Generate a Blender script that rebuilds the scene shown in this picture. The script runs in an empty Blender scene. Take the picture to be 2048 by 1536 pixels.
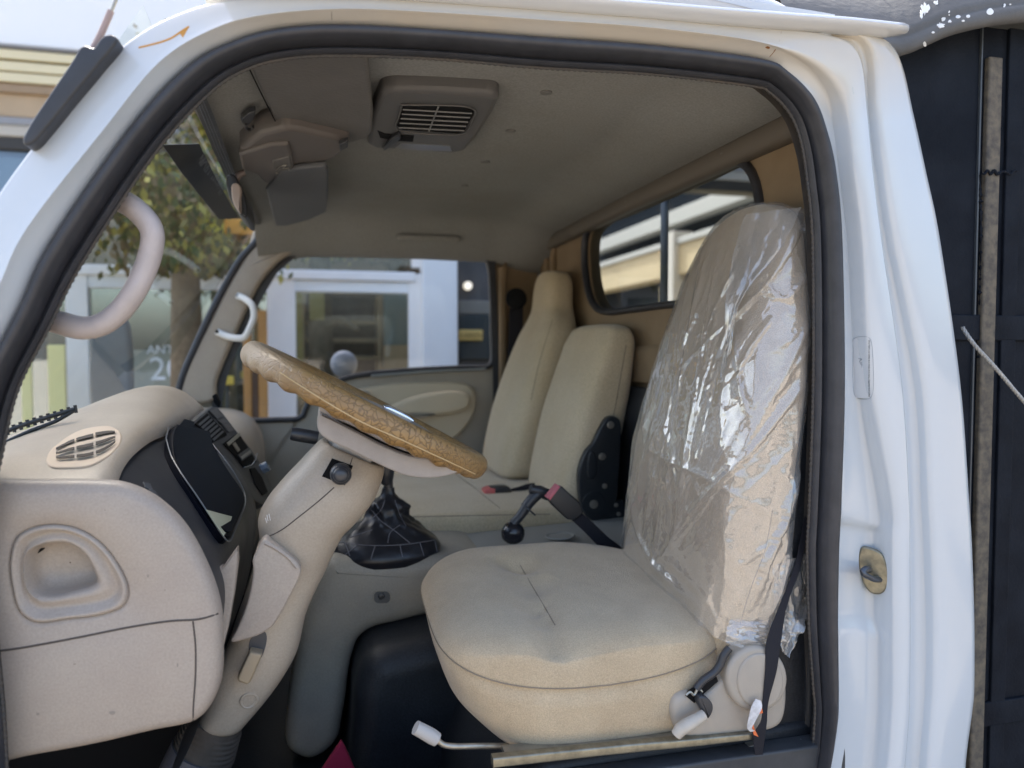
import bpy, bmesh, math, random
from mathutils import Vector, Matrix, noise
from mathutils.bvhtree import BVHTree
random.seed(7)
R = math.radians
C = bpy.context.scene.collection
# ------------------------------------------------------------------ camera, world, sun, exposure
CZ = 1.75                                   # eye height above the ground
CY = -1.045
F = 1500.0                                  # focal length in photo pixels (2048 wide)
VX, VY = 650.0, 700.0                       # where lines across the cab converge
camd = bpy.data.cameras.new('camera'); cam = bpy.data.objects.new('camera', camd); C.objects.link(cam)
camd.sensor_width = 36; camd.lens = 36*F/2048; camd.clip_start = .02; camd.clip_end = 500
YAW = math.atan((1024-VX)/F); PITCH = math.atan((768-VY)/math.hypot(F, 1024-VX))
cam.location = (0, CY, CZ); cam.rotation_euler = (R(90)-PITCH, 0, -YAW)
camd.dof.use_dof = True; camd.dof.focus_distance = 1.30; camd.dof.aperture_fstop = 2.7
sc = bpy.context.scene; sc.camera = cam
SUN_EL, SUN_AZ = 52, -18                     # azimuth from +Y towards +X
w = bpy.data.worlds.new('World'); sc.world = w; w.use_nodes = True
nt = w.node_tree; bg = nt.nodes['Background']
sky = nt.nodes.new('ShaderNodeTexSky'); sky.sky_type = 'NISHITA'; sky.sun_disc = False
sky.sun_elevation = R(SUN_EL); sky.sun_rotation = R(SUN_AZ); sky.dust_density = 5.0; sky.air_density = 1.0; sky.ozone_density = .5
nt.links.new(sky.outputs[0], bg.inputs[0]); bg.inputs[1].default_value = .15
sl = bpy.data.lights.new('sun', 'SUN'); sun = bpy.data.objects.new('sun', sl); C.objects.link(sun)
sl.energy = 3.2; sl.angle = R(.6); sl.color = (1, .95, .86)
sdir = Vector((math.sin(R(SUN_AZ))*math.cos(R(SUN_EL)), math.cos(R(SUN_AZ))*math.cos(R(SUN_EL)), math.sin(R(SUN_EL))))
sun.rotation_euler = sdir.to_track_quat('Z', 'Y').to_euler(); sun.location = (0, 0, 12)
sc.view_settings.view_transform = 'Standard'; sc.view_settings.look = 'None'
sc.view_settings.exposure = 1.92; sc.view_settings.gamma = 1
sc.render.engine = 'CYCLES'
sc.cycles.max_bounces = 12; sc.cycles.diffuse_bounces = 6; sc.cycles.transparent_max_bounces = 24

# ------------------------------------------------------------------ pixel -> point helpers
CAMLOC = Vector((0, CY, CZ))
CR = cam.rotation_euler.to_matrix()
def ray(px, py):
    return (CR @ Vector(((px-1024)/F, -(py-768)/F, -1.0))).normalized()
def P(px, py, Y):
    d = ray(px, py); return CAMLOC + d*((Y-CY)/d.y)
def PX(px, py, X):
    d = ray(px, py); return CAMLOC + d*(X/d.x)
def PZ(px, py, z):
    d = ray(px, py); return CAMLOC + d*(z/d.z)
def V(x, y, z): return Vector((x, y, z+CZ))   # z measured from the eye line
def PL(pts, Y): return [P(a, b, Y) for a, b in pts]

# ------------------------------------------------------------------ materials
MATS = {}
def M(name, col, rough=.5, spec=.5, metal=0, var=None, bump=None, col2=None, coat=0, fine=None, sheen=0, scr=None, grain=None):
    """var=(scale, amount) blends towards col2; bump=(scale, strength[, distance]); fine = second bump"""
    if name in MATS: return MATS[name]
    m = bpy.data.materials.new(name); m.use_nodes = True; t = m.node_tree; b = t.nodes['Principled BSDF']
    b.inputs['Base Color'].default_value = (*col, 1); b.inputs['Roughness'].default_value = rough
    b.inputs['Specular IOR Level'].default_value = spec; b.inputs['Metallic'].default_value = metal
    b.inputs['Coat Weight'].default_value = coat; b.inputs['Coat Roughness'].default_value = .06
    b.inputs['Sheen Weight'].default_value = sheen
    tc = t.nodes.new('ShaderNodeTexCoord')
    if var:
        n = t.nodes.new('ShaderNodeTexNoise'); n.inputs['Scale'].default_value = var[0]; n.inputs['Detail'].default_value = 6
        n.inputs['Roughness'].default_value = .6
        t.links.new(tc.outputs['Object'], n.inputs['Vector'])
        r = t.nodes.new('ShaderNodeValToRGB'); r.color_ramp.elements[0].position = .35; r.color_ramp.elements[1].position = .7
        c2 = col2 or tuple(c*(1-var[1]) for c in col)
        r.color_ramp.elements[0].color = (*col, 1); r.color_ramp.elements[1].color = (*c2, 1)
        t.links.new(n.outputs['Fac'], r.inputs['Fac']); t.links.new(r.outputs[0], b.inputs['Base Color'])
        mr = t.nodes.new('ShaderNodeMapRange'); mr.inputs['To Min'].default_value = max(rough-.1, 0.02); mr.inputs['To Max'].default_value = min(rough+.12, 1)
        t.links.new(n.outputs['Fac'], mr.inputs[0]); t.links.new(mr.outputs[0], b.inputs['Roughness'])
    if grain:
        n = t.nodes.new('ShaderNodeTexNoise'); n.inputs['Scale'].default_value = grain[0]; n.inputs['Detail'].default_value = 3
        t.links.new(tc.outputs['Object'], n.inputs['Vector'])
        q = t.nodes.new('ShaderNodeMapRange'); q.inputs['From Min'].default_value = .3; q.inputs['From Max'].default_value = .7; q.inputs['To Min'].default_value = 1-grain[1]; q.inputs['To Max'].default_value = 1+grain[1]
        t.links.new(n.outputs['Fac'], q.inputs[0]); x = t.nodes.new('ShaderNodeVectorMath'); x.operation = 'SCALE'
        if b.inputs['Base Color'].links: t.links.new(b.inputs['Base Color'].links[0].from_socket, x.inputs[0])
        else: x.inputs[0].default_value = col
        t.links.new(q.outputs[0], x.inputs['Scale']); t.links.new(x.outputs[0], b.inputs['Base Color'])
    prev = None
    for bb in (bump, fine):
        if not bb: continue
        n = t.nodes.new('ShaderNodeTexNoise'); n.inputs['Scale'].default_value = bb[0]; n.inputs['Detail'].default_value = 4
        t.links.new(tc.outputs['Object'], n.inputs['Vector'])
        bp = t.nodes.new('ShaderNodeBump'); bp.inputs['Strength'].default_value = bb[1]
        bp.inputs['Distance'].default_value = bb[2] if len(bb) > 2 else .002
        t.links.new(n.outputs['Fac'], bp.inputs['Height'])
        if prev: t.links.new(prev.outputs[0], bp.inputs['Normal'])
        prev = bp
    if prev: t.links.new(prev.outputs[0], b.inputs['Normal'])
    MATS[name] = m; return m
def glass(name, tint=(1, 1, 1), refl=1.0, rough=0.0, dirt_haze=.0):
    m = bpy.data.materials.new(name); m.use_nodes = True; t = m.node_tree
    for n in list(t.nodes): t.nodes.remove(n)
    o = t.nodes.new('ShaderNodeOutputMaterial'); tr = t.nodes.new('ShaderNodeBsdfTransparent'); g = t.nodes.new('ShaderNodeBsdfGlossy')
    f = t.nodes.new('ShaderNodeLayerWeight'); pw = t.nodes.new('ShaderNodeMath'); pw.operation = 'POWER'; pw.inputs[1].default_value = 4.5
    t.links.new(f.outputs['Facing'], pw.inputs[0]); f.inputs[0].default_value = .5
    mu = t.nodes.new('ShaderNodeMath'); mu.operation = 'MULTIPLY_ADD'; mu.inputs[1].default_value = .6*refl; mu.inputs[2].default_value = .06*refl
    mx = t.nodes.new('ShaderNodeMixShader'); tr.inputs[0].default_value = (*tint, 1); g.inputs['Roughness'].default_value = rough
    t.links.new(pw.outputs[0], mu.inputs[0]); t.links.new(mu.outputs[0], mx.inputs[0]); t.links.new(tr.outputs[0], mx.inputs[1]); t.links.new(g.outputs[0], mx.inputs[2])
    last = mx
    if dirt_haze:
        df = t.nodes.new('ShaderNodeBsdfDiffuse'); df.inputs[0].default_value = (.6, .6, .55, 1)
        n = t.nodes.new('ShaderNodeTexNoise'); n.inputs['Scale'].default_value = 6; n.inputs['Detail'].default_value = 8
        tc = t.nodes.new('ShaderNodeTexCoord'); t.links.new(tc.outputs['Object'], n.inputs['Vector'])
        m2 = t.nodes.new('ShaderNodeMath'); m2.operation = 'MULTIPLY'; m2.inputs[1].default_value = dirt_haze; t.links.new(n.outputs['Fac'], m2.inputs[0])
        x2 = t.nodes.new('ShaderNodeMixShader'); t.links.new(m2.outputs[0], x2.inputs[0]); t.links.new(mx.outputs[0], x2.inputs[1]); t.links.new(df.outputs[0], x2.inputs[2]); last = x2
    t.links.new(last.outputs[0], o.inputs[0]); return m

# base colours
white = M('white_paint', (.60, .615, .63), .18, .5, var=(3, .04), coat=.6, bump=(9, .03, .004))
tintedp = M('cab_paint', (.555, .60, .64), .16, .5, var=(3, .04), coat=.7, bump=(9, .03, .004), fine=(140, .03, .0004))
_t = tintedp.node_tree; _b = _t.nodes['Principled BSDF']; _g = _t.nodes.new('ShaderNodeNewGeometry'); _s = _t.nodes.new('ShaderNodeSeparateXYZ'); _t.links.new(_g.outputs['Position'], _s.inputs[0])
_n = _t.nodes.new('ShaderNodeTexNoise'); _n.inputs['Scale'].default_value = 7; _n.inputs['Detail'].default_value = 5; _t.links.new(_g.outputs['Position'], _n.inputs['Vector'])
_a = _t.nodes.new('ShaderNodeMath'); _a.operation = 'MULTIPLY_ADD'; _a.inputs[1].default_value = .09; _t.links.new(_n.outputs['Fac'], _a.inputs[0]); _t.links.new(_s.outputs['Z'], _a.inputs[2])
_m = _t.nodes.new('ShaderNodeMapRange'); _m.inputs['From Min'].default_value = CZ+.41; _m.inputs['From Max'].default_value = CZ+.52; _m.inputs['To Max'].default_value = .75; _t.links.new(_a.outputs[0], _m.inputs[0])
_x = _t.nodes.new('ShaderNodeMixRGB'); _x.inputs[2].default_value = (.60, .52, .40, 1); _t.links.new(_m.outputs[0], _x.inputs[0]); _t.links.new(_b.inputs['Base Color'].links[0].from_socket, _x.inputs[1]); _t.links.new(_x.outputs[0], _b.inputs['Base Color'])  # cream towards the roof: warm reflected light painted in, with some yellowing
cream = M('aged_white_paint', (.72, .66, .55), .28, .5, var=(6, .1), coat=.5, col2=(.66, .56, .42))
rub = M('black_rubber', (.040, .042, .050), .42, .5, var=(30, .3), bump=(120, .25, .001))
rub2 = M('dusty_rubber', (.045, .044, .044), .6, .4, var=(25, .4), col2=(.075, .062, .05), bump=(200, .3, .001))
plast = M('beige_plastic', (.42, .362, .292), .38, .45, grain=(300, .07), var=(6, .16), col2=(.35, .295, .235), bump=(420, .22, .0006), fine=(5, .05, .003))
plast2 = M('pinkish_plastic', (.42, .362, .305), .40, .4, grain=(300, .07), var=(5, .16), col2=(.36, .30, .255), bump=(420, .22, .0006))
plastg = M('grey_beige_plastic', (.40, .355, .285), .5, .4, var=(6, .12), bump=(380, .2, .0006))
plastd = M('dark_plastic', (.035, .037, .043), .38, .5, var=(10, .2), bump=(500, .2, .0005))
navy = M('dark_mat_rubber', (.012, .014, .018), .5, .4, grain=(240, .3), var=(9, .3), col2=(.020, .023, .028), bump=(260, .5, .0015))
gloss = M('dark_gloss_lens', (.003, .004, .008), .4, .04)
blk = M('black_void', (.006, .006, .007), .8, .2)
tun = M('tunnel_grey', (.36, .325, .262), .5, .4, grain=(260, .08), var=(6, .2), col2=(.27, .255, .22), bump=(420, .22, .0006))
headl = M('headliner', (.30, .302, .29), 1.0, .05, grain=(240, .12), var=(2.5, .1), col2=(.265, .26, .24), bump=(300, .25, .001))
wallb = M('rear_wall_trim', (.29, .215, .135), .6, .25, var=(4, .2), col2=(.22, .155, .09), bump=(200, .1, .001))
visorm = M('visor_vinyl', (.14, .133, .127), .55, .4, var=(8, .1), bump=(130, .6, .0016))
fabric = M('beige_fabric', (.54, .43, .29), .95, .1, grain=(480, .14), var=(14, .2), col2=(.47, .365, .24), bump=(420, 1, .0016), fine=(50, .35, .002), sheen=.25)
fabric2 = M('tan_fabric', (.56, .465, .32), .95, .15, grain=(260, .14), var=(5, .14), col2=(.50, .40, .25), bump=(700, .5, .001), fine=(30, .15, .003), sheen=.25)
steel = M('worn_steel', (.45, .42, .36), .35, .5, metal=.8, var=(40, .35), bump=(150, .2, .001))
brass = M('plated_brass', (.34, .32, .25), .36, .5, metal=.8, var=(60, .4), bump=(120, .2, .001))
seam = M('seam_thread', (.27, .22, .165), .9, .1)
seamg = M('panel_gap', (.10, .085, .075), .8, .2)
blackm = M('black_painted_metal', (.022, .026, .03), .4, .5, var=(12, .4), bump=(90, .25, .0015))
leather = M('black_leather', (.018, .019, .024), .32, .5, var=(30, .3), bump=(160, .4, .0012))
web = M('black_webbing', (.016, .016, .022), .75, .3, bump=(600, .6, .0008))
red = M('red_plastic', (.55, .07, .07), .4, .5)
rust = M('rust', (.28, .11, .03), .9, .2, var=(80, .4))

# ------------------------------------------------------------------ object helpers
ROOT = {}
def tag(o, label=None, cat=None, group=None, kind=None):
    if label: o['label'] = label
    if cat: o['category'] = cat
    if group: o['group'] = group
    if kind: o['kind'] = kind
    return o
def empty(name, loc, label, cat, group=None):
    o = bpy.data.objects.new(name, None); C.objects.link(o); o.location = loc; o.empty_display_size = .1
    return tag(o, label, cat, group)
def wl(o):
    p = Vector(o.location); q = o.parent
    while q is not None: p += Vector(q.location); q = q.parent
    return p
def obj(name, verts, faces, mat, parent=None, ang=40, bevel=0, mats=None, mi=None, flip=False):
    verts = [Vector(v) for v in verts]
    lo = Vector(min(v[i] for v in verts) for i in range(3)); hi = Vector(max(v[i] for v in verts) for i in range(3))
    c = (lo+hi)/2; c.z = lo.z
    me = bpy.data.meshes.new(name); me.from_pydata([v-c for v in verts], [], faces)
    bm = bmesh.new(); bm.from_mesh(me); bmesh.ops.recalc_face_normals(bm, faces=bm.faces)
    if flip:
        for f in bm.faces: f.normal_flip()
    bm.to_mesh(me); bm.free()
    for mm in (mats or [mat]): me.materials.append(mm)
    if mi:
        for p, k in zip(me.polygons, mi): p.material_index = k
    me.polygons.foreach_set('use_smooth', [True]*len(me.polygons)); me.set_sharp_from_angle(angle=R(ang))
    o = bpy.data.objects.new(name, me); C.objects.link(o)
    if parent is not None:
        o.parent = parent; o.location = c - wl(parent)
    else: o.location = c
    if bevel:
        b = o.modifiers.new('bevel', 'BEVEL'); b.width = bevel; b.segments = 3; b.limit_method = 'ANGLE'; b.angle_limit = R(35)
    return o
def spl(pts, n, closed=False):
    """resample through pts with Catmull-Rom, evenly by length; pts Vectors"""
    pts = [Vector(p) for p in pts]; N = len(pts); dense = []
    segs = N if closed else N-1
    for i in range(segs):
        if closed: a, b, c, d = pts[(i-1) % N], pts[i], pts[(i+1) % N], pts[(i+2) % N]
        else: a, b, c, d = pts[max(i-1, 0)], pts[i], pts[i+1], pts[min(i+2, N-1)]
        t0 = 0; t1 = max((b-a).length, 1e-6)**.5; t2 = t1+max((c-b).length, 1e-6)**.5; t3 = t2+max((d-c).length, 1e-6)**.5
        for k in range(12):
            t = t1+(t2-t1)*k/12
            if a == b: a1 = b
            else: a1 = a*((t1-t)/(t1-t0))+b*((t-t0)/(t1-t0))
            a2 = b*((t2-t)/(t2-t1))+c*((t-t1)/(t2-t1))
            a3 = c if c == d else c*((t3-t)/(t3-t2))+d*((t-t2)/(t3-t2))
            b1 = a1*((t2-t)/(t2-t0))+a2*((t-t0)/(t2-t0)) if t2 != t0 else a2
            b2 = a2*((t3-t)/(t3-t1))+a3*((t-t1)/(t3-t1))
            dense.append(b1*((t2-t)/(t2-t1))+b2*((t-t1)/(t2-t1)))
    dense.append(pts[0] if closed else pts[-1])
    L = [0]
    for i in range(1, len(dense)): L.append(L[-1]+(dense[i]-dense[i-1]).length)
    out = []; j = 0; m = n if closed else n-1
    for k in range(n):
        s = L[-1]*k/m
        while j < len(L)-2 and L[j+1] < s: j += 1
        u = (s-L[j])/max(L[j+1]-L[j], 1e-9); out.append(dense[j].lerp(dense[j+1], min(max(u, 0), 1)))
    return out
def spk(pts, per):
    """Catmull-Rom keeping keys aligned: per samples per key interval"""
    out = []; N = len(pts); pts = [Vector(p) for p in pts]
    for i in range(N-1):
        a, b, c, d = pts[max(i-1, 0)], pts[i], pts[i+1], pts[min(i+2, N-1)]
        for k in range(per):
            t = k/per
            out.append(.5*((2*b)+(c-a)*t+(2*a-5*b+4*c-d)*t*t+(3*b-a-3*c+d)*t**3))
    out.append(pts[-1]); return out
def loft(name, secs, mat, parent=None, closed=True, caps=True, ang=40, **k):
    n = len(secs[0]); vs = [p for s in secs for p in s]; fs = []
    m = n if closed else n-1
    for i in range(len(secs)-1):
        for j in range(m):
            a = i*n+j; b = i*n+(j+1) % n; fs.append((a, b, b+n, a+n))
    if caps and closed:
        fs.append(tuple(range(n-1, -1, -1))); o = (len(secs)-1)*n; fs.append(tuple(range(o, o+n)))
    return obj(name, vs, fs, mat, parent, ang, **k)
def frames(path):
    T = []
    for i in range(len(path)):
        a = path[max(i-1, 0)]; b = path[min(i+1, len(path)-1)]; T.append((b-a).normalized())
    up = Vector((0, 1, 0)) if abs(T[0].y) < .9 else Vector((0, 0, 1)); N = []
    n = (up-T[0]*up.dot(T[0])).normalized()
    for t in T:
        n = (n-t*n.dot(t)).normalized(); N.append((n, t.cross(n)))
    return N
def tube_vf(path, r, sides=12, sq=None, closed=False):
    path = [Vector(p) for p in path]; fr = frames(path); vs = []; fs = []; n = len(path)
    for i, (p, (a, b)) in enumerate(zip(path, fr)):
        rr = r[i] if isinstance(r, (list, tuple)) else r
        for k in range(sides):
            t = 2*math.pi*k/sides; ca, sa = math.cos(t), math.sin(t)
            if sq: ca *= sq[0]; sa *= sq[1]
            vs.append(p+(a*ca+b*sa)*rr)
    for i in range(n-1+(1 if closed else 0)):
        for k in range(sides):
            a = i*sides+k; b = i*sides+(k+1) % sides; q = ((i+1) % n)*sides
            fs.append((a, b, q+(k+1) % sides, q+k))
    if not closed:
        fs.append(tuple(range(sides))); fs.append(tuple(range((n-1)*sides, n*sides)))
    return vs, fs
def tube(name, path, r, mat, parent=None, n=None, sides=12, sq=None, closed=False):
    if n: path = spl(path, n, closed)
    vs, fs = tube_vf(path, r, sides, sq, closed); return obj(name, vs, fs, mat, parent, 50)
def join(parts):
    vs, fs = [], []
    for v, f in parts:
        o = len(vs); vs += list(v); fs += [tuple(i+o for i in q) for q in f]
    return vs, fs
def box_vf(lo, hi):
    x0, y0, z0 = lo; x1, y1, z1 = hi
    v = [Vector(p) for p in ((x0, y0, z0), (x1, y0, z0), (x1, y1, z0), (x0, y1, z0), (x0, y0, z1), (x1, y0, z1), (x1, y1, z1), (x0, y1, z1))]
    return v, [(0, 1, 2, 3), (4, 5, 6, 7), (0, 1, 5, 4), (1, 2, 6, 5), (2, 3, 7, 6), (3, 0, 4, 7)]
def inset2(pr, d):
    """pr: list of (x,z); move inwards by d"""
    n = len(pr); A = sum(pr[i][0]*pr[(i+1) % n][1]-pr[(i+1) % n][0]*pr[i][1] for i in range(n)); s = 1 if A > 0 else -1; out = []
    for i in range(n):
        a = pr[(i-1) % n]; b = pr[(i+1) % n]; tx, tz = b[0]-a[0], b[1]-a[1]; l = math.hypot(tx, tz) or 1
        out.append((pr[i][0]-s*tz/l*d, pr[i][1]+s*tx/l*d))
    return out
def slab(name, prof, Y0, Y1, r, mat, parent=None, n=72, closed_spline=True, mid=2, k=5, ang=45, Yref=None, warp=None, capbulge=0, **kw):
    """prof: photo pixels read at Yref (or (x,z) when Yref is None), extruded along Y from Y0 to Y1 with rounded ends"""
    if Yref is not None: pts = [P(a, b, Yref) for a, b in prof]
    else: pts = [V(a, 0, b) for a, b in prof]
    if closed_spline: pts = spl(pts, n, True)
    pr = [(p.x, p.z) for p in pts]; secs = []
    def sec(y, ins):
        q = inset2(pr, ins) if ins else pr; return [Vector((x, y, z)) for x, z in q]
    for i in range(k+1):
        a = math.pi/2*i/k; secs.append(sec(Y0+r*(1-math.cos(a)), r*(1-math.sin(a))))
    for i in range(1, mid+1): secs.append(sec(Y0+r+(Y1-Y0-2*r)*i/(mid+1), 0))
    for i in range(k, -1, -1):
        a = math.pi/2*i/k; secs.append(sec(Y1-r*(1-math.cos(a)), r*(1-math.sin(a))))
    if capbulge:
        for end in (0, 1):
            base = secs[0] if end == 0 else secs[-1]; c = sum(base, Vector())/len(base); add = []
            for s in (.8, .55, .3, .1):
                add.append([c+(p-c)*s+Vector((0, (-1 if end == 0 else 1)*capbulge*(1-s*s), 0)) for p in base])
            if end == 0: secs = add[::-1]+secs
            else: secs = secs+add
    if warp: secs = [[warp(p) for p in s] for s in secs]
    return loft(name, secs, mat, parent, ang=ang, **kw)
def bvh(o):
    off = wl(o); return BVHTree.FromPolygons([v.co+off for v in o.data.vertices], [tuple(p.vertices) for p in o.data.polygons])
BV = {}
def hit(o, px, py):
    if o.name not in BV: BV[o.name] = bvh(o)
    d = ray(px, py); h = BV[o.name].ray_cast(CAMLOC, d)
    if h[0] is None: return None, None
    n = h[1] if h[1].dot(d) < 0 else -h[1]
    return h[0], n
def trace(o, pts, n=None, lift=0.0):
    if n:
        q = spl([Vector((a, b, 0)) for a, b in pts], n); pts = [(p.x, p.y) for p in q]
    out = []; nn = []
    for a, b in pts:
        h, m = hit(o, a, b)
        if h is not None: out.append(h+m*lift); nn.append(m)
    return out, nn
def seamline(name, o, pts, r, mat, parent, n=40, lift=0.0):
    q, _ = trace(o, pts, n, lift)
    if len(q) < 3: print('SEAM MISS', name, pts[0]); return None
    q = [q[0]]+[(q[i-1]+q[i]+q[i+1])/3 for i in range(1, len(q)-1)]+[q[-1]]
    return tube(name, q, r, mat, parent, sides=6)
def patch(name, o, pts, mat, parent, lift=.002, depth=.004, bevel=.001, smoothn=0, plane=True):
    """raise a plate on the surface of o, outlined in photo pixels"""
    if smoothn:
        q = spl([Vector((a, b, 0)) for a, b in pts], smoothn, True); pts = [(p.x, p.y) for p in q]
    h, nn = trace(o, pts)
    if len(h) < 3: print('PATCH MISS', name, pts[0], len(h)); return None
    n = sum(nn, Vector()).normalized(); c = sum(h, Vector())/len(h)
    if plane: h = [p-n*(p-c).dot(n) for p in h]
    top = [p+n*lift for p in h]; bot = [p+n*(lift-depth) for p in h]; m = len(h)
    fs = [tuple(range(m)), tuple(range(2*m-1, m-1, -1))]+[(i, (i+1) % m, m+(i+1) % m, m+i) for i in range(m)]
    return obj(name, top+bot, fs, mat, parent, 40, bevel=bevel)
def disc(name, c, axis, r, h, mat, parent=None, seg=32, prof=None, bevel=0):
    """lathe about axis at c; prof list of (radius, height)"""
    axis = Vector(axis).normalized(); u = axis.orthogonal().normalized(); v = axis.cross(u); c = Vector(c)
    prof = prof or [(r*.88, h), (r*.96, h*.93), (r, h*.75), (r, 0)]
    secs = [[c+axis*b+(u*math.cos(t*2*math.pi/seg)+v*math.sin(t*2*math.pi/seg))*a for t in range(seg)] for a, b in prof]
    return loft(name, secs, mat, parent, bevel=bevel)
def rrect(x0, y0, x1, y1, r, n=6):
    out = []
    for cx, cy, a0 in ((x1-r, y0+r, -90), (x1-r, y1-r, 0), (x0+r, y1-r, 90), (x0+r, y0+r, 180)):
        for i in range(n+1):
            a = R(a0+90*i/n); out.append((cx+r*math.cos(a), cy+r*math.sin(a)))
    return out
def text(name, s, size, loc, right, up, mat, parent=None, ext=.0004, align='CENTER'):
    cu = bpy.data.curves.new(name, 'FONT'); cu.body = s; cu.size = size; cu.extrude = ext; cu.align_x = align; cu.align_y = 'CENTER'
    t = bpy.data.objects.new(name, cu); C.objects.link(t); dg = bpy.context.evaluated_depsgraph_get()
    me = bpy.data.meshes.new_from_object(t.evaluated_get(dg)); bpy.data.objects.remove(t)
    right = Vector(right).normalized(); up = Vector(up).normalized(); nrm = right.cross(up)
    mt = Matrix((right, up, nrm)).transposed().to_4x4(); mt.translation = Vector(loc)
    vs = [mt @ v.co for v in me.vertices]; fs = [tuple(p.vertices) for p in me.polygons]
    return obj(name, vs, fs, mat, parent)
def lathe_ring(c, n, Rr, rr, wob=0):   # torus vf
    pass

# ================================================================== THE TRUCK
truck = empty('truck', (0, .95, 0), 'white flat-nosed truck with its near door wide open, beige cab and black cargo body', 'truck')
# ---- near side body ring: rails run from the bottom front, up the windscreen pillar, over the door, down the rear pillar
K = dict(
 i=[(20,1700),(8,1450),(-15,1200),(-20,1020),(0,921),(34,781),(92,665),(164,525),(308,308),(420,185),(496,137),(581,116),(700,111),(880,118),(1080,135),(1300,148),(1500,171),(1540,185),(1580,227),(1602,281),(1615,361),(1626,489),(1627,775),(1619,1011),(1615,1100),(1618,1241),(1627,1375),(1630,1427),(1620,1536),(1590,1640),(1500,1700)],
 o=[(-40,1700),(-50,1450),(-75,1200),(-85,1020),(-62,870),(-15,735),(45,615),(106,487),(262,262),(375,140),(470,88),(570,62),(700,56),(880,66),(1082,80),(1303,96),(1505,121),(1560,147),(1615,203),(1643,275),(1660,350),(1672,480),(1678,775),(1671,1011),(1667,1100),(1664,1241),(1664,1375),(1660,1440),(1642,1540),(1612,1680),(1510,1740)],
 c=[(-95,1700),(-105,1450),(-130,1200),(-140,1000),(-110,820),(-60,695),(-2,572),(55,455),(205,262),(318,125),(427,58),(530,30),(690,18),(880,26),(1085,40),(1305,56),(1520,84),(1625,120),(1683,175),(1702,240),(1714,345),(1730,480),(1749,770),(1789,1011),(1790,1090),(1790,1241),(1790,1375),(1788,1440),(1780,1536),(1760,1660),(1700,1780)],
 d=[(-170,1700),(-180,1450),(-215,1200),(-225,960),(-195,760),(-140,620),(-75,500),(-10,378),(122,205),(236,85),(345,20),(470,-12),(680,-16),(880,-10),(1088,4),(1308,22),(1528,46),(1660,62),(1722,100),(1737,220),(1749,345),(1766,480),(1808,770),(1821,1011),(1822,1090),(1823,1241),(1822,1375),(1820,1440),(1812,1536),(1800,1680),(1750,1820)],
 e=[(-180,1705),(-190,1450),(-225,1200),(-235,958),(-203,755),(-148,612),(-83,492),(-18,372),(114,198),(228,78),(340,10),(468,-18),(680,-24),(880,-18),(1088,-4),(1308,14),(1532,40),(1676,54),(1746,84),(1758,220),(1772,345),(1792,480),(1848,770),(1862,1011),(1866,1090),(1871,1241),(1870,1375),(1866,1440),(1858,1536),(1850,1700),(1800,1860)],
 f=[(-188,1705),(-198,1450),(-232,1200),(-243,956),(-210,750),(-155,606),(-90,486),(-25,366),(107,192),(222,72),(334,2),(466,-24),(680,-32),(880,-26),(1088,-12),(1308,6),(1536,34),(1700,48),(1798,76),(1834,220),(1862,345),(1890,480),(1930,770),(1948,1011),(1953,1090),(1958,1241),(1958,1375),(1954,1425),(1940,1536),(1930,1720),(1850,1900)],
 g=[(-192,1710),(-203,1450),(-238,1200),(-249,954),(-216,745),(-161,600),(-96,480),(-31,360),(100,187),(216,66),(330,-4),(464,-30),(680,-38),(880,-32),(1088,-18),(1308,0),(1540,30),(1712,46),(1818,74),(1852,220),(1880,345),(1907,480),(1942,770),(1959,1011),(1965,1090),(1971,1241),(1973,1360),(1968,1410),(1952,1536),(1942,1720),(1870,1920)])
per = 8
def rail(key, Yc): return spk([P(a, b, Yc) for a, b in K[key]], per)
ri = rail('i', .046); ro = rail('o', .034); rc = rail('c', 0); rd = rail('d', .0); re_ = rail('e', .0); rf = rail('f', 0); rg = rail('g', 0)
ns = len(ro)
def kk(s): return s/per            # key parameter of a sample
def mixs(s, a, b):                  # a on pillar/roof side, b on the rear pillar side
    t = min(max((kk(s)-15.5)/3.5, 0), 1); t = t*t*(3-2*t); return a*(1-t)+b*t
secs = []
def between(A, B, t): return [p.lerp(q, t) for p, q in zip(A, B)]
prof_def = [ # (rail A, rail B, t, depth front side, depth rear pillar)
 (ro, ro, 0, .040, .040), (ro, rc, .05, .036, .036), (ro, rc, .10, .028, .030), (ro, rc, .16, .024, .031), (ro, rc, .25, .021, .034), (ro, rc, .5, .015, .037), (ro, rc, .75, .008, .039),
 (ro, rc, .90, .003, .039), (ro, rc, .96, .0005, .035), (rc, rc, 0, -.001, .020), (rc, rd, .06, .0005, .010), (rc, rd, .14, .003, .006), (rc, rd, .5, .008, .001), (rc, rd, .88, .015, .0), (rc, rd, .96, .017, .002), (rd, rd, 0, .018, .008), (rd, re_, .12, .020, .014), (rd, re_, .3, .022, .019),
 (rd, re_, .6, .026, .022), (rd, re_, .88, .030, .021), (rd, re_, .95, .032, .017), (re_, re_, 0, .034, .008), (re_, rf, .05, .036, .002), (re_, rf, .12, .038, .0), (re_, rf, .3, .045, -.001), (re_, rf, .6, .055, .002), (re_, rf, .85, .065, .004), (re_, rf, .95, .07, .006), (rf, rf, 0, .075, .012),
 (rf, rg, .25, .08, .020), (rf, rg, .5, .085, .026), (rg, rg, 0, .10, .040)]
def dispY(s, idx, A):
    """pressed pocket round the door striker"""
    k = kk(s)
    return 0
rails = []
for (A, B, t, ya, yb) in prof_def:
    Q = between(A, B, t) if A is not B else list(A); row = []
    for s, p in enumerate(Q):
        y = mixs(s, ya, yb)
        row.append(Vector((p.x, 0, p.z)) + Vector((0, y, 0)))
    rails.append(row)
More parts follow.
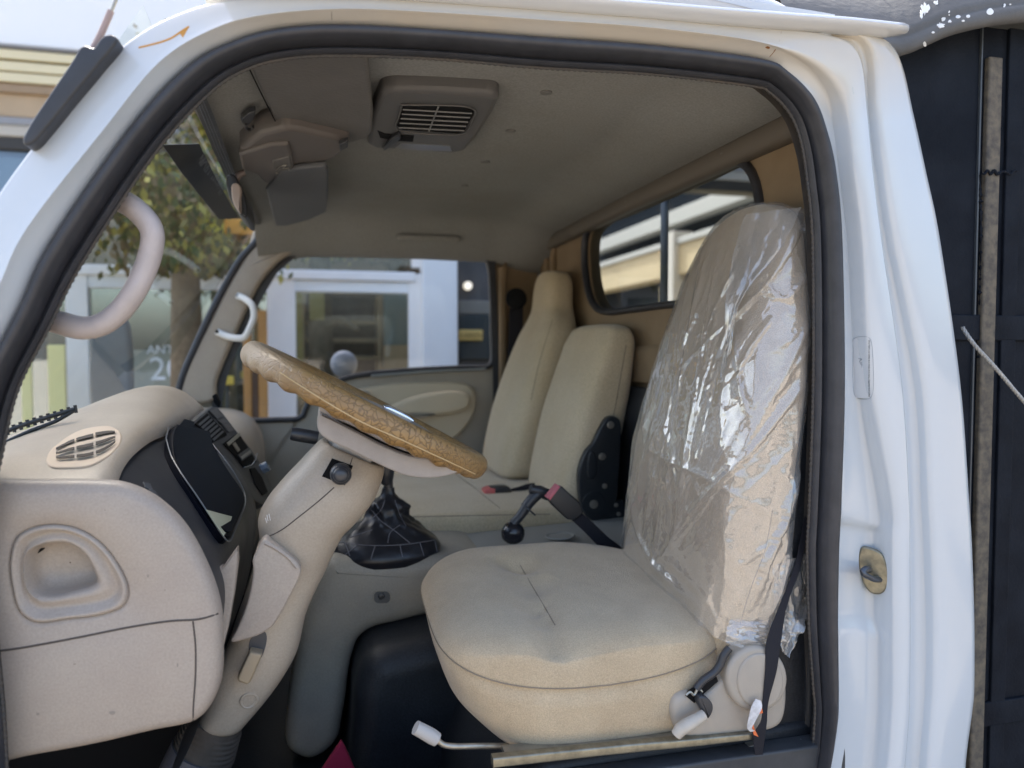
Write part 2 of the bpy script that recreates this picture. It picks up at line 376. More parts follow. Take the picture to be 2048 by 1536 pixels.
# the pressed pocket: between key 22.6 and 25 the inner shelf drops 7 mm
zt = P(1720, 1040, .03).z; zb = P(1720, 1232, .03).z; xs0 = P(1671, 1100, .03).x; xs1 = P(1795, 1100, .03).x
for ri_, row in enumerate(rails):
    for s, p in enumerate(row):
        if kk(s) > 20 and ri_ < 10:
            slope = (p.x-xs0)/(xs1-xs0)*.028
            a = 1/(1+math.exp(-(zt-slope-p.z)/.0018)); b = 1/(1+math.exp(-(p.z-zb-(-slope-.004))/.0018))
            g = min(max((xs1-p.x)/.014, 0), 1)
            p.y += .010*a*b*g
# outer edge wraps round to the back of the cab / to the windscreen side
def wrap(row, dy, din):
    out = []
    for s, p in enumerate(row):
        k = kk(s)
        if k < 16: c = Vector((.5, 0, CZ-.3))
        else: c = Vector((.35, 0, p.z-.02))
        d = Vector((c.x-p.x, 0, c.z-p.z)).normalized()
        out.append(Vector((p.x, p.y+dy, p.z))+d*din)
    return out
rails.append(wrap(rails[-1], .012, .004)); rails.append(wrap(rails[-1], .05, .010))
body = loft('cab_side', rails, tintedp, truck, closed=False, caps=False, ang=60)
sol = body.modifiers.new('shell', 'SOLIDIFY'); sol.thickness = .0012; sol.offset = 0
# ---- rubber weatherstrip round the door opening
def sweep_between(A, B, prof, name, mat, parent, **k):
    """prof: list of (t across, y)"""
    secs = []
    for t, y in prof: secs.append([Vector((p.x+(q.x-p.x)*t, y, p.z+(q.z-p.z)*t)) for p, q in zip(A, B)])
    return loft(name, secs, mat, parent, closed=False, caps=False, ang=70, **k)
seal = sweep_between(ro, ri, [(-.03, .045), (-.02, .030), (.05, .018), (.18, .010), (.35, .008), (.5, .012), (.60, .022), (.66, .034), (.70, .040), (.76, .036), (.86, .032), (.95, .036), (1.0, .046), (.92, .052), (.6, .064)], 'door_seal', rub, truck)
# ribbed inner lip of the weatherstrip
lipv = []
ril = spl([Vector((p.x, .046, p.z)) for p in ri], 1500)
rr = [.0022+.0009*(1 if (i//2) % 2 else 0) for i in range(len(ril))]
tube('seal_lip', ril, rr, rub2, seal, sides=6)
# ---- return flange inside the opening (body thickness) so nothing shows behind the seal
rin2 = [Vector((p.x+(q.x-p.x)*.0, .14, p.z+(q.z-p.z)*.0)) for p, q in zip(ri, ro)]
def cone(r_, y, s=1.0):
    return [CAMLOC+(p-CAMLOC)*((y-CY)/(p.y-CY)) for p in r_]
def outw(r_, q_, t): return [p+(q-p)*t for p, q in zip(r_, q_)]
rio = outw(ri, ro, .35)
loft('door_jamb', [[Vector((p.x, .075, p.z)) for p in ro], [Vector((p.x, .08, p.z)) for p in rio], cone(rio, .13), cone(rio, .17), cone(ro, .18)], rub2, truck, closed=False, caps=False)

# ---- drip rail
drip = [P(x, y, -.008) for x, y in ((430, -70), (560, -52), (700, -38), (900, -20), (1088, -5), (1308, 13), (1540, 32), (1700, 44), (1790, 52), (1832, 50))]
dp = spl(drip, 90); vs, fs = [], []
prf = [(-.0, .004), (-.004, -.006), (-.012, -.010), (-.016, -.004), (-.013, .012), (-.004, .03), (.006, .03), (.009, .004)]
secs = []
for i, p in enumerate(dp):
    u = min((len(dp)-1-i)/5, 1); sc_ = math.sqrt(max(1-(1-u)**2, .02))
    secs.append([Vector((p.x, p.y+(dy-(.02 if False else 0))*1.0 if sc_ > .9 else p.y+.012+(dy-.012)*sc_, p.z+dz*1.0)) for dz, dy in [(b, a) for a, b in [(q[0]-.0, q[1]*.0+q2) for q, q2 in zip(prf, (.004, -.005, -.009, -.006, .002, .008, .012, .010))]]])
secs = []
for i, p in enumerate(dp):
    u = min((len(dp)-1-i)/6, 1); s_ = math.sqrt(max(1-(1-u)**2, .03)); ring = []
    for a in range(14):
        t = 2*math.pi*a/14; y = -.0+math.cos(t)*.022; z = math.sin(t)*(.010 if math.cos(t) < 0 else .012)
        ring.append(Vector((p.x, p.y+.018+y*s_, p.z+z*(.5+.5*s_)+.002)))
    secs.append(ring)
loft('drip_rail', secs, white, truck)
# ---- roof
roofp = [(-.16, .500), (-.12, .525), (-.04, .550), (.1, .575), (.45, .585), (.70, .565), (.79, .52), (.815, .49), (.79, .492), (.4, .500), (0, .500)]
slab('roof', roofp, .016, 1.99, .045, white, truck, mid=3, n=90)
# ---- outer mount on the windscreen pillar with aerial
am = slab('aerial_mount', [(52,288),(62,262),(105,195),(150,128),(168,100),(182,98),(190,104),(210,80),(228,76),(240,84),(200,140),(150,200),(100,262),(72,292),(58,296)], -.012, .022, .0035, rub, truck, Yref=0, n=80, ang=30)
tube('aerial_rod', [P(183, 104, .006), P(200, 72, .006), P(222, 22, .006)], .0042, M('faded_pink_rod', (.36, .27, .25), .5), am, n=12)
tube('aerial_tip', [P(222, 24, .006), P(236, -10, .006), P(250, -40, .006)], .0022, steel, am, n=8)
# rust, cracks, scratches and marks on the paint
seamline('rust_streak', body, [(278, 96), (318, 86), (345, 76), (362, 64), (378, 54)], .0016, M('orange_rust', (.52, .26, .06), .8), truck, 18)
patch('rust_patch', body, [(345, 74), (358, 66), (374, 58), (380, 52), (372, 66), (366, 76), (360, 68)], MATS['orange_rust'], truck, lift=.0008, depth=.001, bevel=0, plane=False)
seamline('paint_crack', body, [(663, 22), (664, 50)], .0007, seamg, truck, 6)
seamline('paint_crack', body, [(1562, 64), (1556, 90), (1544, 108), (1530, 122)], .0008, rust, truck, 12)
for i, q in enumerate(([(1556, 52), (1562, 46), (1564, 58), (1550, 70)], [(1530, 94), (1538, 90), (1540, 96), (1533, 99)], [(1514, 119), (1524, 118), (1530, 122), (1520, 124)], [(1714, 64), (1722, 62), (1726, 69), (1718, 72)])):
    patch('rust_patch', body, q, rust, truck, lift=.0005, depth=.001, bevel=0)
grey = M('scuff_grey', (.42, .45, .44), .6)
patch('paint_scuff', body, [(1701, 148), (1709, 148), (1713, 170), (1718, 186), (1706, 188), (1703, 168)], grey, truck, lift=.0004, depth=.0008, bevel=0)
for (a, b, s) in ((1668, 163, 3), (1671, 176, 1.5), (1699, 207, 2), (1706, 226, 3), (1709, 240, 2), (1716, 305, 3), (1704, 322, 1.5), (1819, 680, 2), (1752, 1278, 3), (1867, 1207, 4), (1908, 1252, 2), (1954, 1214, 2), (1957, 1275, 1.5), (1685, 1362, 2), (1854, 1382, 2), (1873, 1307, 2), (1890, 1344, 2), (1600, 14, 4), (1690, 30, 3), (1712, 34, 2), (1756, 176, 2)):
    pts = [(a+s*math.cos(t)*random.uniform(.5, 1), b+s*math.sin(t)*random.uniform(.6, 1.6)) for t in [j*1.05 for j in range(6)]]
    patch('paint_chip', body, pts, M('chip_dark', (.12, .10, .09), .8), truck, lift=.0003, depth=.0007, bevel=0)
# clear certification sticker on the rear pillar
stk = patch('sticker', body, [(1706, 677), (1740, 674), (1743, 682), (1746, 790), (1741, 797), (1712, 796), (1708, 789), (1705, 684)], M('clear_sticker', (.60, .63, .66), .35), truck, lift=.0006, depth=.0004, bevel=0, plane=False)
ink = M('faint_ink', (.28, .32, .38), .6); inkd = M('dark_ink', (.05, .06, .08), .6)
if stk:
    seamline('sticker_border', body, [(1706, 679), (1710, 675), (1738, 674), (1742, 679), (1745, 791), (1741, 797), (1713, 796), (1708, 790), (1706, 679)], .0004, ink, stk, 60, .0008)
    def stext(s, px, py, size, mat):
        h, n = hit(body, px, py)
        if h is None: return
        d = (hit(body, px, py+12)[0]-hit(body, px, py-12)[0]).normalized(); up = n.cross(d)
        text('sticker_text', s, size, h+n*.0010, d, up, mat, stk, ext=.0002)
    stext('RVA', 1711, 737, .0085, inkd); stext('NEUMATICO', 1721, 752, .0105, ink)
    stext('Zona Reserva de Calidad de la Ciudad de la marca y Seguridad de la unidad', 1739, 737, .0031, inkd)
# door striker
st = patch('door_striker', body, [(1724,1092),(1742,1091),(1762,1103),(1771,1122),(1777,1150),(1773,1175),(1764,1185),(1745,1182),(1730,1170),(1722,1150),(1715,1125),(1717,1108)], M('striker_plate', (.30, .28, .21), .38, metal=.7, var=(60, .4), bump=(90, .3, .002)), truck, lift=.006, depth=.008, bevel=.003, smoothn=40)
hs, hn = hit(body, 1742, 1140)
def sp(px, py, out): h, n = hit(body, px, py); return h+Vector((0, -out, 0))
loop = [sp(1756, 1150, 0), sp(1748, 1152, .014), sp(1730, 1150, .026), sp(1712, 1143, .032), sp(1698, 1134, .033), sp(1706, 1129, .030), sp(1722, 1133, .020), sp(1734, 1138, 0)]
tube('striker_loop', loop, .0050, M('dark_steel', (.09, .10, .12), .3, metal=.7), st, n=30, sides=10, sq=(1, 1.2))
for (a, b) in ((1739, 1117), (1744, 1160)):
    h, n = hit(body, a, b); s_ = disc('screw', h+Vector((0, -.003, 0)), (.1, -1, 0), .0075, .004, M('rusty_screw', (.16, .11, .08), .6, metal=.5, bump=(300, .6, .001)), st, 20, prof=[(.001, .0022), (.003, .0028), (.006, .0035), (.0075, .002), (.008, 0)])

# ================================================================== CAB INTERIOR SHELL
XW = .86                      # rear wall
# headliner
nx, ny = 46, 60; vs = []; fs = []
def sstep(t): t = min(max(t, 0), 1); return t*t*(3-2*t)
for i in range(nx+1):
    x = -.232+(XW+.012+.232)*i/nx
    for j in range(ny+1):
        y = .07+1.86*j/ny
        z = .482+.004*math.sin(x*5)
        z -= .030*(1-sstep((y-.07)/.16))**2
        z -= .125*sstep((y-1.58)/.34)**1.3
        z -= .030*(1-sstep((x+.26)/.22))
        z -= .040*sstep((x-.60)/.22)
        z += .0012*noise.noise(Vector((x*4, y*4, 0)))
        vs.append(V(x, y, z))
for i in range(nx):
    for j in range(ny):
        a = i*(ny+1)+j; fs.append((a, a+ny+1, a+ny+2, a+1))
hl = obj('headliner', vs, fs, headl, truck, 60)
for (a, b, s) in ((1092, 184, 15), (1021, 261, 11), (971, 323, 9), (929, 371, 8)):
    h, n = hit(hl, a, b)
    disc('trim_clip', h, n, .0115, .003, M('clip_grey', (.17, .165, .155), .6), hl, 24)
# interior light blob far side
h, n = hit(hl, 855, 478)
if h: slab('grab_rail', rrect(-.0, 0, .235, .022, .010), h.y-.035, h.y-.006, .008, headl, hl, warp=lambda p, h=h: Vector((p.x+h.x-.117, p.y, p.z-CZ+h.z-.012)))
# rear wall with window opening
wo = [(1170,500),(1174,468),(1192,446),(1240,424),(1320,387),(1400,349),(1450,325),(1478,323),(1502,338),(1516,370),(1524,420),(1528,480),(1532,540),(1520,588),(1480,598),(1400,604),(1335,610),(1260,620),(1215,624),(1193,615),(1180,590),(1172,545)]
wop = spl([PX(a, b, XW) for a, b in wo], 96, True)
zc = sum(p.z for p in wop)/96; yc = sum(p.y for p in wop)/96
def ringm(pts, fy): return [fy(p) for p in pts]
def square(p):
    dy, dz = p.y-yc, p.z-zc; y0, y1, z0, z1 = .07-yc, 1.92-yc, CZ-1.0-zc, CZ+.455-zc
    s = min((y1/dy if dy > 1e-6 else 1e9), (y0/dy if dy < -1e-6 else 1e9), (z1/dz if dz > 1e-6 else 1e9), (z0/dz if dz < -1e-6 else 1e9))
    return Vector((XW, yc+dy*s, zc+dz*s))
def sc_ring(pts, s, x): return [Vector((x, yc+(p.y-yc)*s, zc+(p.z-zc)*s)) for p in pts]
rw = loft('rear_wall', [[Vector((XW+.05, yc+(p.y-yc)*.985, zc+(p.z-zc)*.97)) for p in wop], sc_ring(wop, .985, XW+.012), sc_ring(wop, 1.01, XW+.001), sc_ring(wop, 1.06, XW), [Vector((XW, p.y+(square(p).y-p.y)*.5, p.z+(square(p).z-p.z)*.5)) for p in wop], [square(p) for p in wop]], wallb, truck, caps=False, ang=35)
rwin = loft('rear_window', [sc_ring(wop, 1.0, XW+.016), sc_ring(wop, .01, XW+.016)], glass('rear_glass', (.50, .56, .60), .6, dirt_haze=.03), truck, caps=False)
tube('window_seal', [Vector((XW-.002, p.y, p.z)) for p in wop], .0125, rub, rwin, sides=10, sq=(.8, 1.0), closed=True)
# trim strip under the headliner
tr = slab('header_trim', [(0, 0), (.03, 0), (.034, .03), (.03, .046), (-.002, .044), (-.008, .02)], .08, 1.84, .006, M('trim_brown', (.13, .112, .09), .6, bump=(300, .2, .001)), truck, mid=1, warp=lambda p: Vector((p.x+XW-.026, p.y, p.z+.392+.008*math.sin(p.y*1.7))))
for y in (.42, .95, 1.45): disc('trim_clip', Vector((XW-.030, y, CZ+.415)), (-1, 0, -.2), .009, .003, MATS['clip_grey'], tr, 20)
# raised vertical ribs and lower ledge on the rear wall
for (y0, y1) in ((1.70, 1.735), (1.79, 1.86)):
    slab('wall_rib', [(XW-.02, -.9), (XW+.004, -.9), (XW+.004, .40), (XW-.012, .40), (XW-.02, .36)], y0, y1, .008, wallb, rw, closed_spline=False)
slab('wall_ledge', [(XW-.018, -.085), (XW+.006, -.085), (XW+.006, .015), (XW-.006, .015), (XW-.018, 0)], .12, 1.68, .008, wallb, rw, closed_spline=False)
slab('lower_panel', [(XW-.05, -.95), (XW+.004, -.95), (XW+.004, -.10), (XW-.03, -.10), (XW-.05, -.16)], .075, 1.85, .01, navy, rw, closed_spline=False)
# vertical corner at the far rear
slab('corner_pillar', [(.655, -.95), (.845, -.95), (.845, .43), (.69, .41), (.655, .30)], 1.895, 1.95, .012, wallb, truck, closed_spline=False)
slab('quarter_trim', [(.675, -.95), (.70, -.95), (.705, .35), (.675, .33)], 1.86, 1.90, .01, wallb, truck, closed_spline=False)
# seat belt reel and strap on the far pillar
br = empty('seat_belt', truck.location, None, None); br.parent = truck; br.location = (0, 0, 0); del_ = None
disc('belt_guide', P(1033, 598, 1.72), (-.3, -1, 0), .040, .03, blk, br, 24)
loft('belt_webbing', [[P(a-13, b, 1.75), P(a+15, b, 1.75), P(a+15, b, 1.756), P(a-13, b, 1.756)] for a, b in ((1032, 600), (1030, 680), (1022, 760), (1008, 850), (996, 930))], web, br)

# far door with its window
YD = 1.90
win = [(437,768),(446,735),(466,690),(492,632),(520,575),(548,532),(590,506),(640,499),(760,498),(880,498),(940,499),(966,508),(978,530),(983,580),(984,660),(983,728),(975,734),(930,735),(860,738),(800,742),(745,747),(700,754),(660,768),(628,790),(612,815),(604,834),(590,838),(560,839),(530,840),(480,840),(440,832),(434,800)]
wp = spl([P(a, b, YD) for a, b in win], 140, True)
cx = sum(p.x for p in wp)/140; cz = sum(p.z for p in wp)/140
def boxout(p):
    dx, dz = p.x-cx, p.z-cz; x0, x1, z0, z1 = -.62-cx, .66-cx, CZ-1.0-cz, CZ+.42-cz
    s = min((x1/dx if dx > 1e-6 else 1e9), (x0/dx if dx < -1e-6 else 1e9), (z1/dz if dz > 1e-6 else 1e9), (z0/dz if dz < -1e-6 else 1e9))
    A_ = P(508, 470, YD); B_ = P(366, 790, YD); nx_, nz_ = (B_.z-A_.z), -(B_.x-A_.x)      # keep behind the pillar line
    den = dx*nx_+dz*nz_; num = (A_.x-cx)*nx_+(A_.z-cz)*nz_
    if abs(den) > 1e-9 and num/den > 0: s = min(s, num/den)
    return Vector((cx+dx*s, YD, cz+dz*s))
door = loft('passenger_door', [[p+Vector((0, .05, 0)) for p in wp], [p+Vector((0, .008, 0)) for p in wp], [p+(boxout(p)-p)*.03 for p in wp], [p+(boxout(p)-p)*.4 for p in wp], [boxout(p) for p in wp]], plastg, truck, caps=False, ang=35)
tint = glass('door_glass', (.99, .99, .99), .6, dirt_haze=.01)
dw = loft('door_window', [[p+Vector((0, .025, 0)) for p in wp], [Vector((cx+(p.x-cx)*.01, p.y+.025, cz+(p.z-cz)*.01)) for p in wp]], tint, door, caps=False)
tube('door_window_seal', [p+Vector((0, -.004, 0)) for p in wp], .011, rub, door, sides=10, closed=True)
# thicker black band along the front edge of that door
loft('door_frame_seal', [[P(a-w_, b, 1.893), P(a+w_, b, 1.893), P(a+w_, b+1, 1.885), P(a-w_, b+1, 1.885)] for a, b, w_ in ((585, 512, 7), (545, 545, 9), (515, 592, 11), (488, 645, 12), (462, 700, 12), (446, 745, 11), (436, 790, 10), (430, 840, 10))], rub, door)
loft('door_frame_seal', [[P(a-6, b, 1.893), P(a+6, b, 1.893), P(a+6, b, 1.885), P(a-6, b, 1.885)] for a, b in ((984, 520), (988, 600), (991, 700), (992, 800), (990, 900), (985, 1000))], rub, door)
tube('belt_moulding', [P(a, b, 1.888) for a, b in ((742, 752), (800, 747), (870, 742), (930, 740), (972, 738))], .006, M('grey_strip', (.25, .27, .27), .4), door, n=20)
# door inner panel: recessed oval armrest pad
pad = slab('armrest_panel', [(690,790),(760,770),(840,764),(910,764),(940,772),(952,795),(948,828),(925,862),(880,895),(840,900),(760,880),(700,840)], 1.872, 1.91, .014, M('door_pad', (.60, .52, .38), .6, bump=(300, .3, .001)), door, Yref=1.88)
slab('armrest', [(740,838),(800,802),(860,785),(920,782),(940,795),(936,815),(900,828),(850,832),(790,842),(755,846)], 1.835, 1.88, .02, MATS['door_pad'], door, Yref=1.86)
slab('door_pull', [(800,832),(850,826),(870,828),(850,836),(810,838)], 1.826, 1.85, .006, plastg, door, Yref=1.84)
disc('window_winder', P(729, 791, 1.86), (0, -1, 0), .022, .02, plastg, door, 24)
# far windscreen pillar trim
ap = slab('windscreen_pillar', [(515,452),(560,478),(600,492),(560,520),(520,566),(492,622),(466,680),(447,725),(432,765),(428,800),(350,800),(362,755),(388,700),(420,640),(455,570),(490,510)], 1.845, 1.92, .016, plast, truck, Yref=1.85, n=90)
# handle on that pillar
def dhandle(name, pts, Y, r, mat, parent, sq=None, n=60): return tube(name, [P(a, b, y) for a, b, y in pts], r, mat, parent, n=n, sides=14, sq=sq)
gh = dhandle('grab_handle', [(476,592,1.84),(490,598,1.80),(505,612,1.77),(508,632,1.765),(500,655,1.765),(488,675,1.775),(470,676,1.79),(450,671,1.82),(435,664,1.84)], 0, .0125, M('white_plastic', (.68, .67, .64), .45), truck, sq=(.8, 1))
for a, b in ((476, 591), (434, 663)): disc('screw', P(a, b, 1.828), (0, -1, 0), .006, .004, blk, gh, 14)

# windscreen
WT0, WT1 = (-.229, .459), (-.66, -.22)
ws = []; NW = 24
for i in range(NW+1):
    t = i/NW; y = .06+1.80*t; bow = .05*math.sin(math.pi*t)
    ws.append([V(WT0[0]+(WT1[0]-WT0[0])*u-bow*(.5+.5*u), y, WT0[1]+(WT1[1]-WT0[1])*u) for u in [k/8 for k in range(9)]])
wsc = loft('windscreen', ws, glass('windscreen_glass', (.93, .98, .97), 1.0, dirt_haze=.16), truck, closed=False, caps=False, ang=60)  # diffuse veil put in for the haze of reflections on the glass
# black ribbed strip along its top edge, then down the far pillar
loft('windscreen_seal', [[PZ(a-w1, b, z), PZ(a+w2, b, z), PZ(a+w2, b, z+.014), PZ(a-w1, b, z+.014)] for a, b, w1, w2, z in ((380, 150, 14, 14, .425), (412, 230, 15, 15, .428), (440, 300, 14, 12, .430), (470, 370, 11, 10, .432), (500, 425, 9, 9, .434), (520, 462, 9, 9, .434))], rub, wsc)
tube('windscreen_seal', [P(a, b, 1.85) for a, b in ((521, 462), (516, 478), (480, 520), (440, 590), (415, 640), (392, 690), (368, 745), (352, 800))], .013, rub, wsc, n=40)
for u in (.25, .5, .75):
    tube('windscreen_seal_rib', [PZ(a-12+24*u, b, z) for a, b, z in ((380, 150, .4245), (412, 230, .4275), (440, 300, .4295), (470, 370, .4315))], .0012, M('rib_grey', (.10, .11, .13), .4), wsc, n=16, sides=6)
# dark sun strip at the top of the glass with worn pale lettering
def onws(px, py, lift=.003):
    h, n = hit(wsc, px, py); return (h+n*lift, n) if h is not None else (None, None)
strip = patch('sun_strip', wsc, [(322, 288), (360, 287), (396, 286), (425, 345), (455, 400), (476, 436), (456, 437), (436, 437), (402, 395), (362, 345)], M('sun_strip_film', (.018, .022, .024), .5, var=(30, .3), col2=(.05, .055, .06)), truck, lift=.003, depth=.0015, bevel=0, plane=False)
pale = M('worn_lettering', (.22, .23, .23), .8, var=(60, .5))
for (a, b, s_, w_) in ((405, 345, 'MORAW', .07), (432, 372, 'SIEMPRE', .06)):
    h, n = onws(a, b, .0045); h2, _ = onws(a+14, b+26, .0045)
    if h is not None and h2 is not None:
        d = (h-h2).normalized(); up = n.cross(d); text('sun_strip_lettering', s_, w_*.8, h, -d, -up, pale, strip, ext=.0003)

# ================================================================== DASHBOARD
def sect(keys, Y, n=40): return spl([V(x, Y, z) for x, z in keys], n)
top_secs = []
for Y, kz in ((.088, [(-.80,-.32),(-.72,-.29),(-.62,-.235),(-.52,-.205),(-.40,-.203),(-.33,-.205),(-.305,-.215),(-.300,-.235)]),
              (.100, [(-.80,-.31),(-.72,-.28),(-.62,-.225),(-.52,-.190),(-.40,-.190),(-.33,-.192),(-.300,-.202),(-.295,-.225)]),
              (.20, [(-.80,-.30),(-.70,-.25),(-.60,-.20),(-.51,-.168),(-.40,-.158),(-.335,-.157),(-.305,-.164),(-.300,-.180)]),
              (.35, [(-.80,-.29),(-.70,-.24),(-.58,-.185),(-.485,-.150),(-.40,-.138),(-.335,-.132),(-.305,-.141),(-.298,-.160)]),
              (.50, [(-.80,-.28),(-.69,-.22),(-.56,-.160),(-.462,-.124),(-.38,-.114),(-.33,-.119),(-.299,-.135),(-.292,-.160)]),
              (.65, [(-.80,-.27),(-.68,-.20),(-.54,-.140),(-.430,-.099),(-.37,-.094),(-.33,-.104),(-.294,-.132),(-.286,-.165)]),
              (.80, [(-.80,-.26),(-.67,-.19),(-.52,-.125),(-.405,-.082),(-.36,-.084),(-.33,-.097),(-.288,-.138),(-.280,-.175)]),
              (.93, [(-.80,-.26),(-.67,-.19),(-.52,-.13),(-.410,-.090),(-.36,-.092),(-.33,-.106),(-.292,-.142),(-.284,-.175)]),
              (1.0, [(-.80,-.26),(-.68,-.20),(-.54,-.16),(-.44,-.130),(-.38,-.130),(-.345,-.142),(-.315,-.165),(-.305,-.185)]),
              (1.03, [(-.80,-.27),(-.70,-.23),(-.58,-.21),(-.48,-.20),(-.42,-.20),(-.38,-.205),(-.35,-.215),(-.34,-.225)])):
    top_secs.append(sect(kz, Y))
# refine along Y
rows = []
for j in range(len(top_secs[0])):
    rows.append(spl([s[j] for s in top_secs], 60))
dash_top = loft('dash_top', [[rows[j][i] for j in range(len(rows))] for i in range(60)], plast, truck, closed=False, caps=False, ang=60)
dash = dash_top
# far part of the dashboard, in front of the passenger
slab('passenger_dash', [(-.80,-.30),(-.70,-.225),(-.55,-.205),(-.40,-.205),(-.31,-.215),(-.255,-.25),(-.225,-.31),(-.215,-.40),(-.23,-.50),(-.26,-.70),(-.80,-.72)], 1.10, 1.885, .05, plast, truck, mid=3, n=100)
slab('glove_recess', [(-.30,-.43),(-.205,-.43),(-.205,-.52),(-.30,-.52)], 1.22, 1.7, .005, plastg, truck, closed_spline=False)
# near end: moulded panel with the hollow hand hold
Yp = .085
PO = [(-190,985),(-100,966),(60,963),(180,963),(240,968),(300,992),(360,1044),(408,1125),(438,1210),(444,1290),(440,1370),(420,1420),(392,1450),(300,1472),(180,1500),(60,1522),(-100,1550),(-190,1500),(-200,1250)]
cup_o = [(17,1121),(31,1073),(75,1051),(137,1051),(191,1076),(232,1121),(258,1179),(250,1212),(205,1232),(140,1240),(68,1247),(38,1227),(20,1165)]
cup_m = [(30,1125),(42,1083),(80,1062),(135,1062),(184,1085),(222,1126),(245,1178),(235,1204),(196,1220),(135,1229),(75,1234),(48,1216),(33,1166)]
cup_r = [(40,1135),(48,1096),(80,1076),(132,1072),(176,1094),(208,1134),(226,1180),(212,1196),(170,1207),(120,1213),(75,1214),(52,1196),(42,1162)]
cup_i = [(47,1145),(53,1110),(80,1093),(130,1089),(163,1108),(185,1145),(191,1168),(176,1180),(145,1188),(110,1196),(75,1195),(56,1182),(48,1162)]
def bycup(pts, Y, n=120, keepY=True):
    c = Vector((120, 1145, 0)); q = spl([Vector((a, b, 0)) for a, b in pts], 720, True)
    out = []
    angs = [math.atan2(p.y-c.y, p.x-c.x) for p in q]
    for k in range(n):
        t = -math.pi+2*math.pi*(k+.5)/n
        best = min(range(len(q)), key=lambda i: abs((angs[i]-t+math.pi) % (2*math.pi)-math.pi)); out.append(P(q[best].x, q[best].y, Y))
    return out
def shrink_ring(base, Yb, ins, Y):
    pr = inset2([(p.x, p.z) for p in base], ins); return [Vector((x, Y, z)) for x, z in pr]
b0 = bycup(PO, Yp, 160)
L = [shrink_ring(b0, Yp, .012, Yp+.034), shrink_ring(b0, Yp, .003, Yp+.030), [Vector((p.x, Yp+.022, p.z)) for p in b0], shrink_ring(b0, Yp, .003, Yp+.011), shrink_ring(b0, Yp, .008, Yp+.004), shrink_ring(b0, Yp, .018, Yp), ]
c0 = bycup(cup_o, Yp, 160); c1 = bycup(cup_m, Yp, 160); c2 = bycup(cup_r, Yp, 160); c3 = bycup(cup_i, Yp, 160)
def setY(r, y): return [Vector((p.x, y, p.z)) for p in r]
def lrp(a, b, t, y): return [Vector((p.x+(q.x-p.x)*t, y, p.z+(q.z-p.z)*t)) for p, q in zip(a, b)]
L += [lrp(L[-1], c0, .5, Yp-.001), lrp(L[-1], c0, .97, Yp), setY(c0, Yp+.002), lrp(c0, c1, .15, Yp+.004), lrp(c0, c1, .35, Yp-.001), lrp(c0, c1, .6, Yp-.003), setY(c1, Yp-.002), lrp(c1, c2, .5, Yp+.009), setY(c2, Yp+.010), lrp(c2, c3, .35, Yp+.005), lrp(c2, c3, .7, Yp+.004), setY(c3, Yp+.009)]
cc = sum(c3, Vector())/len(c3)
for s, y in ((.97, .02), (.93, .032), (.85, .042), (.6, .047), (.3, .048), (.02, .048)): L.append([Vector((cc.x+(p.x-cc.x)*s, Yp+y, cc.z+(p.z-cc.z)*s)) for p in c3])
endp = loft('dash_end_panel', L, plast2, truck, caps=False, ang=70)
seamline('panel_gap', endp, [(-60, 1306), (20, 1299), (150, 1276), (260, 1254), (340, 1242), (400, 1238), (436, 1227)], .0016, seamg, endp, 60)
seamline('panel_gap', endp, [(386, 1243), (391, 1290), (391, 1350), (387, 1410), (386, 1440)], .0013, seamg, endp, 30)
slab('hole', [(66,1104),(80,1097),(86,1099),(74,1108),(66,1110)], Yp+.035, Yp+.05, .001, blk, endp, Yref=Yp+.035)
scf = M('scuff_mark', (.27, .235, .20), .6)
for (a, b, w_, h_) in ((296, 1152, 3, 4), (150, 1328, 4, 2), (225, 1425, 8, 5), (76, 1428, 5, 3), (355, 1330, 2, 6), (330, 1180, 2, 2), (210, 1020, 2, 1.5)):
    patch('scuff', endp, [(a+w_*math.cos(t)*random.uniform(.6, 1), b+h_*math.sin(t)*random.uniform(.6, 1)) for t in [j*.9 for j in range(7)]], scf, endp, lift=.0003, depth=.0006, bevel=0)
# black instrument face: from the lip of the hood down towards the knees
face_secs = []
for Y, dx, dz in ((.112, 0, 0), (.2, .004, .034), (.35, .006, .052), (.5, .010, .056), (.62, .012, .056), (.70, .010, .050), (.74, -.03, .03)):
    keys = [(-.315,-.212),(-.285,-.232),(-.245,-.262),(-.205,-.305),(-.178,-.352),(-.162,-.40),(-.165,-.46),(-.19,-.56),(-.24,-.66)]
    face_secs.append(sect([(x+dx, z+dz*(1 if i < 7 else .5)) for i, (x, z) in enumerate(keys)], Y, 40))
face = loft('instrument_fascia', face_secs, plastd, truck, closed=False, caps=False, ang=60)
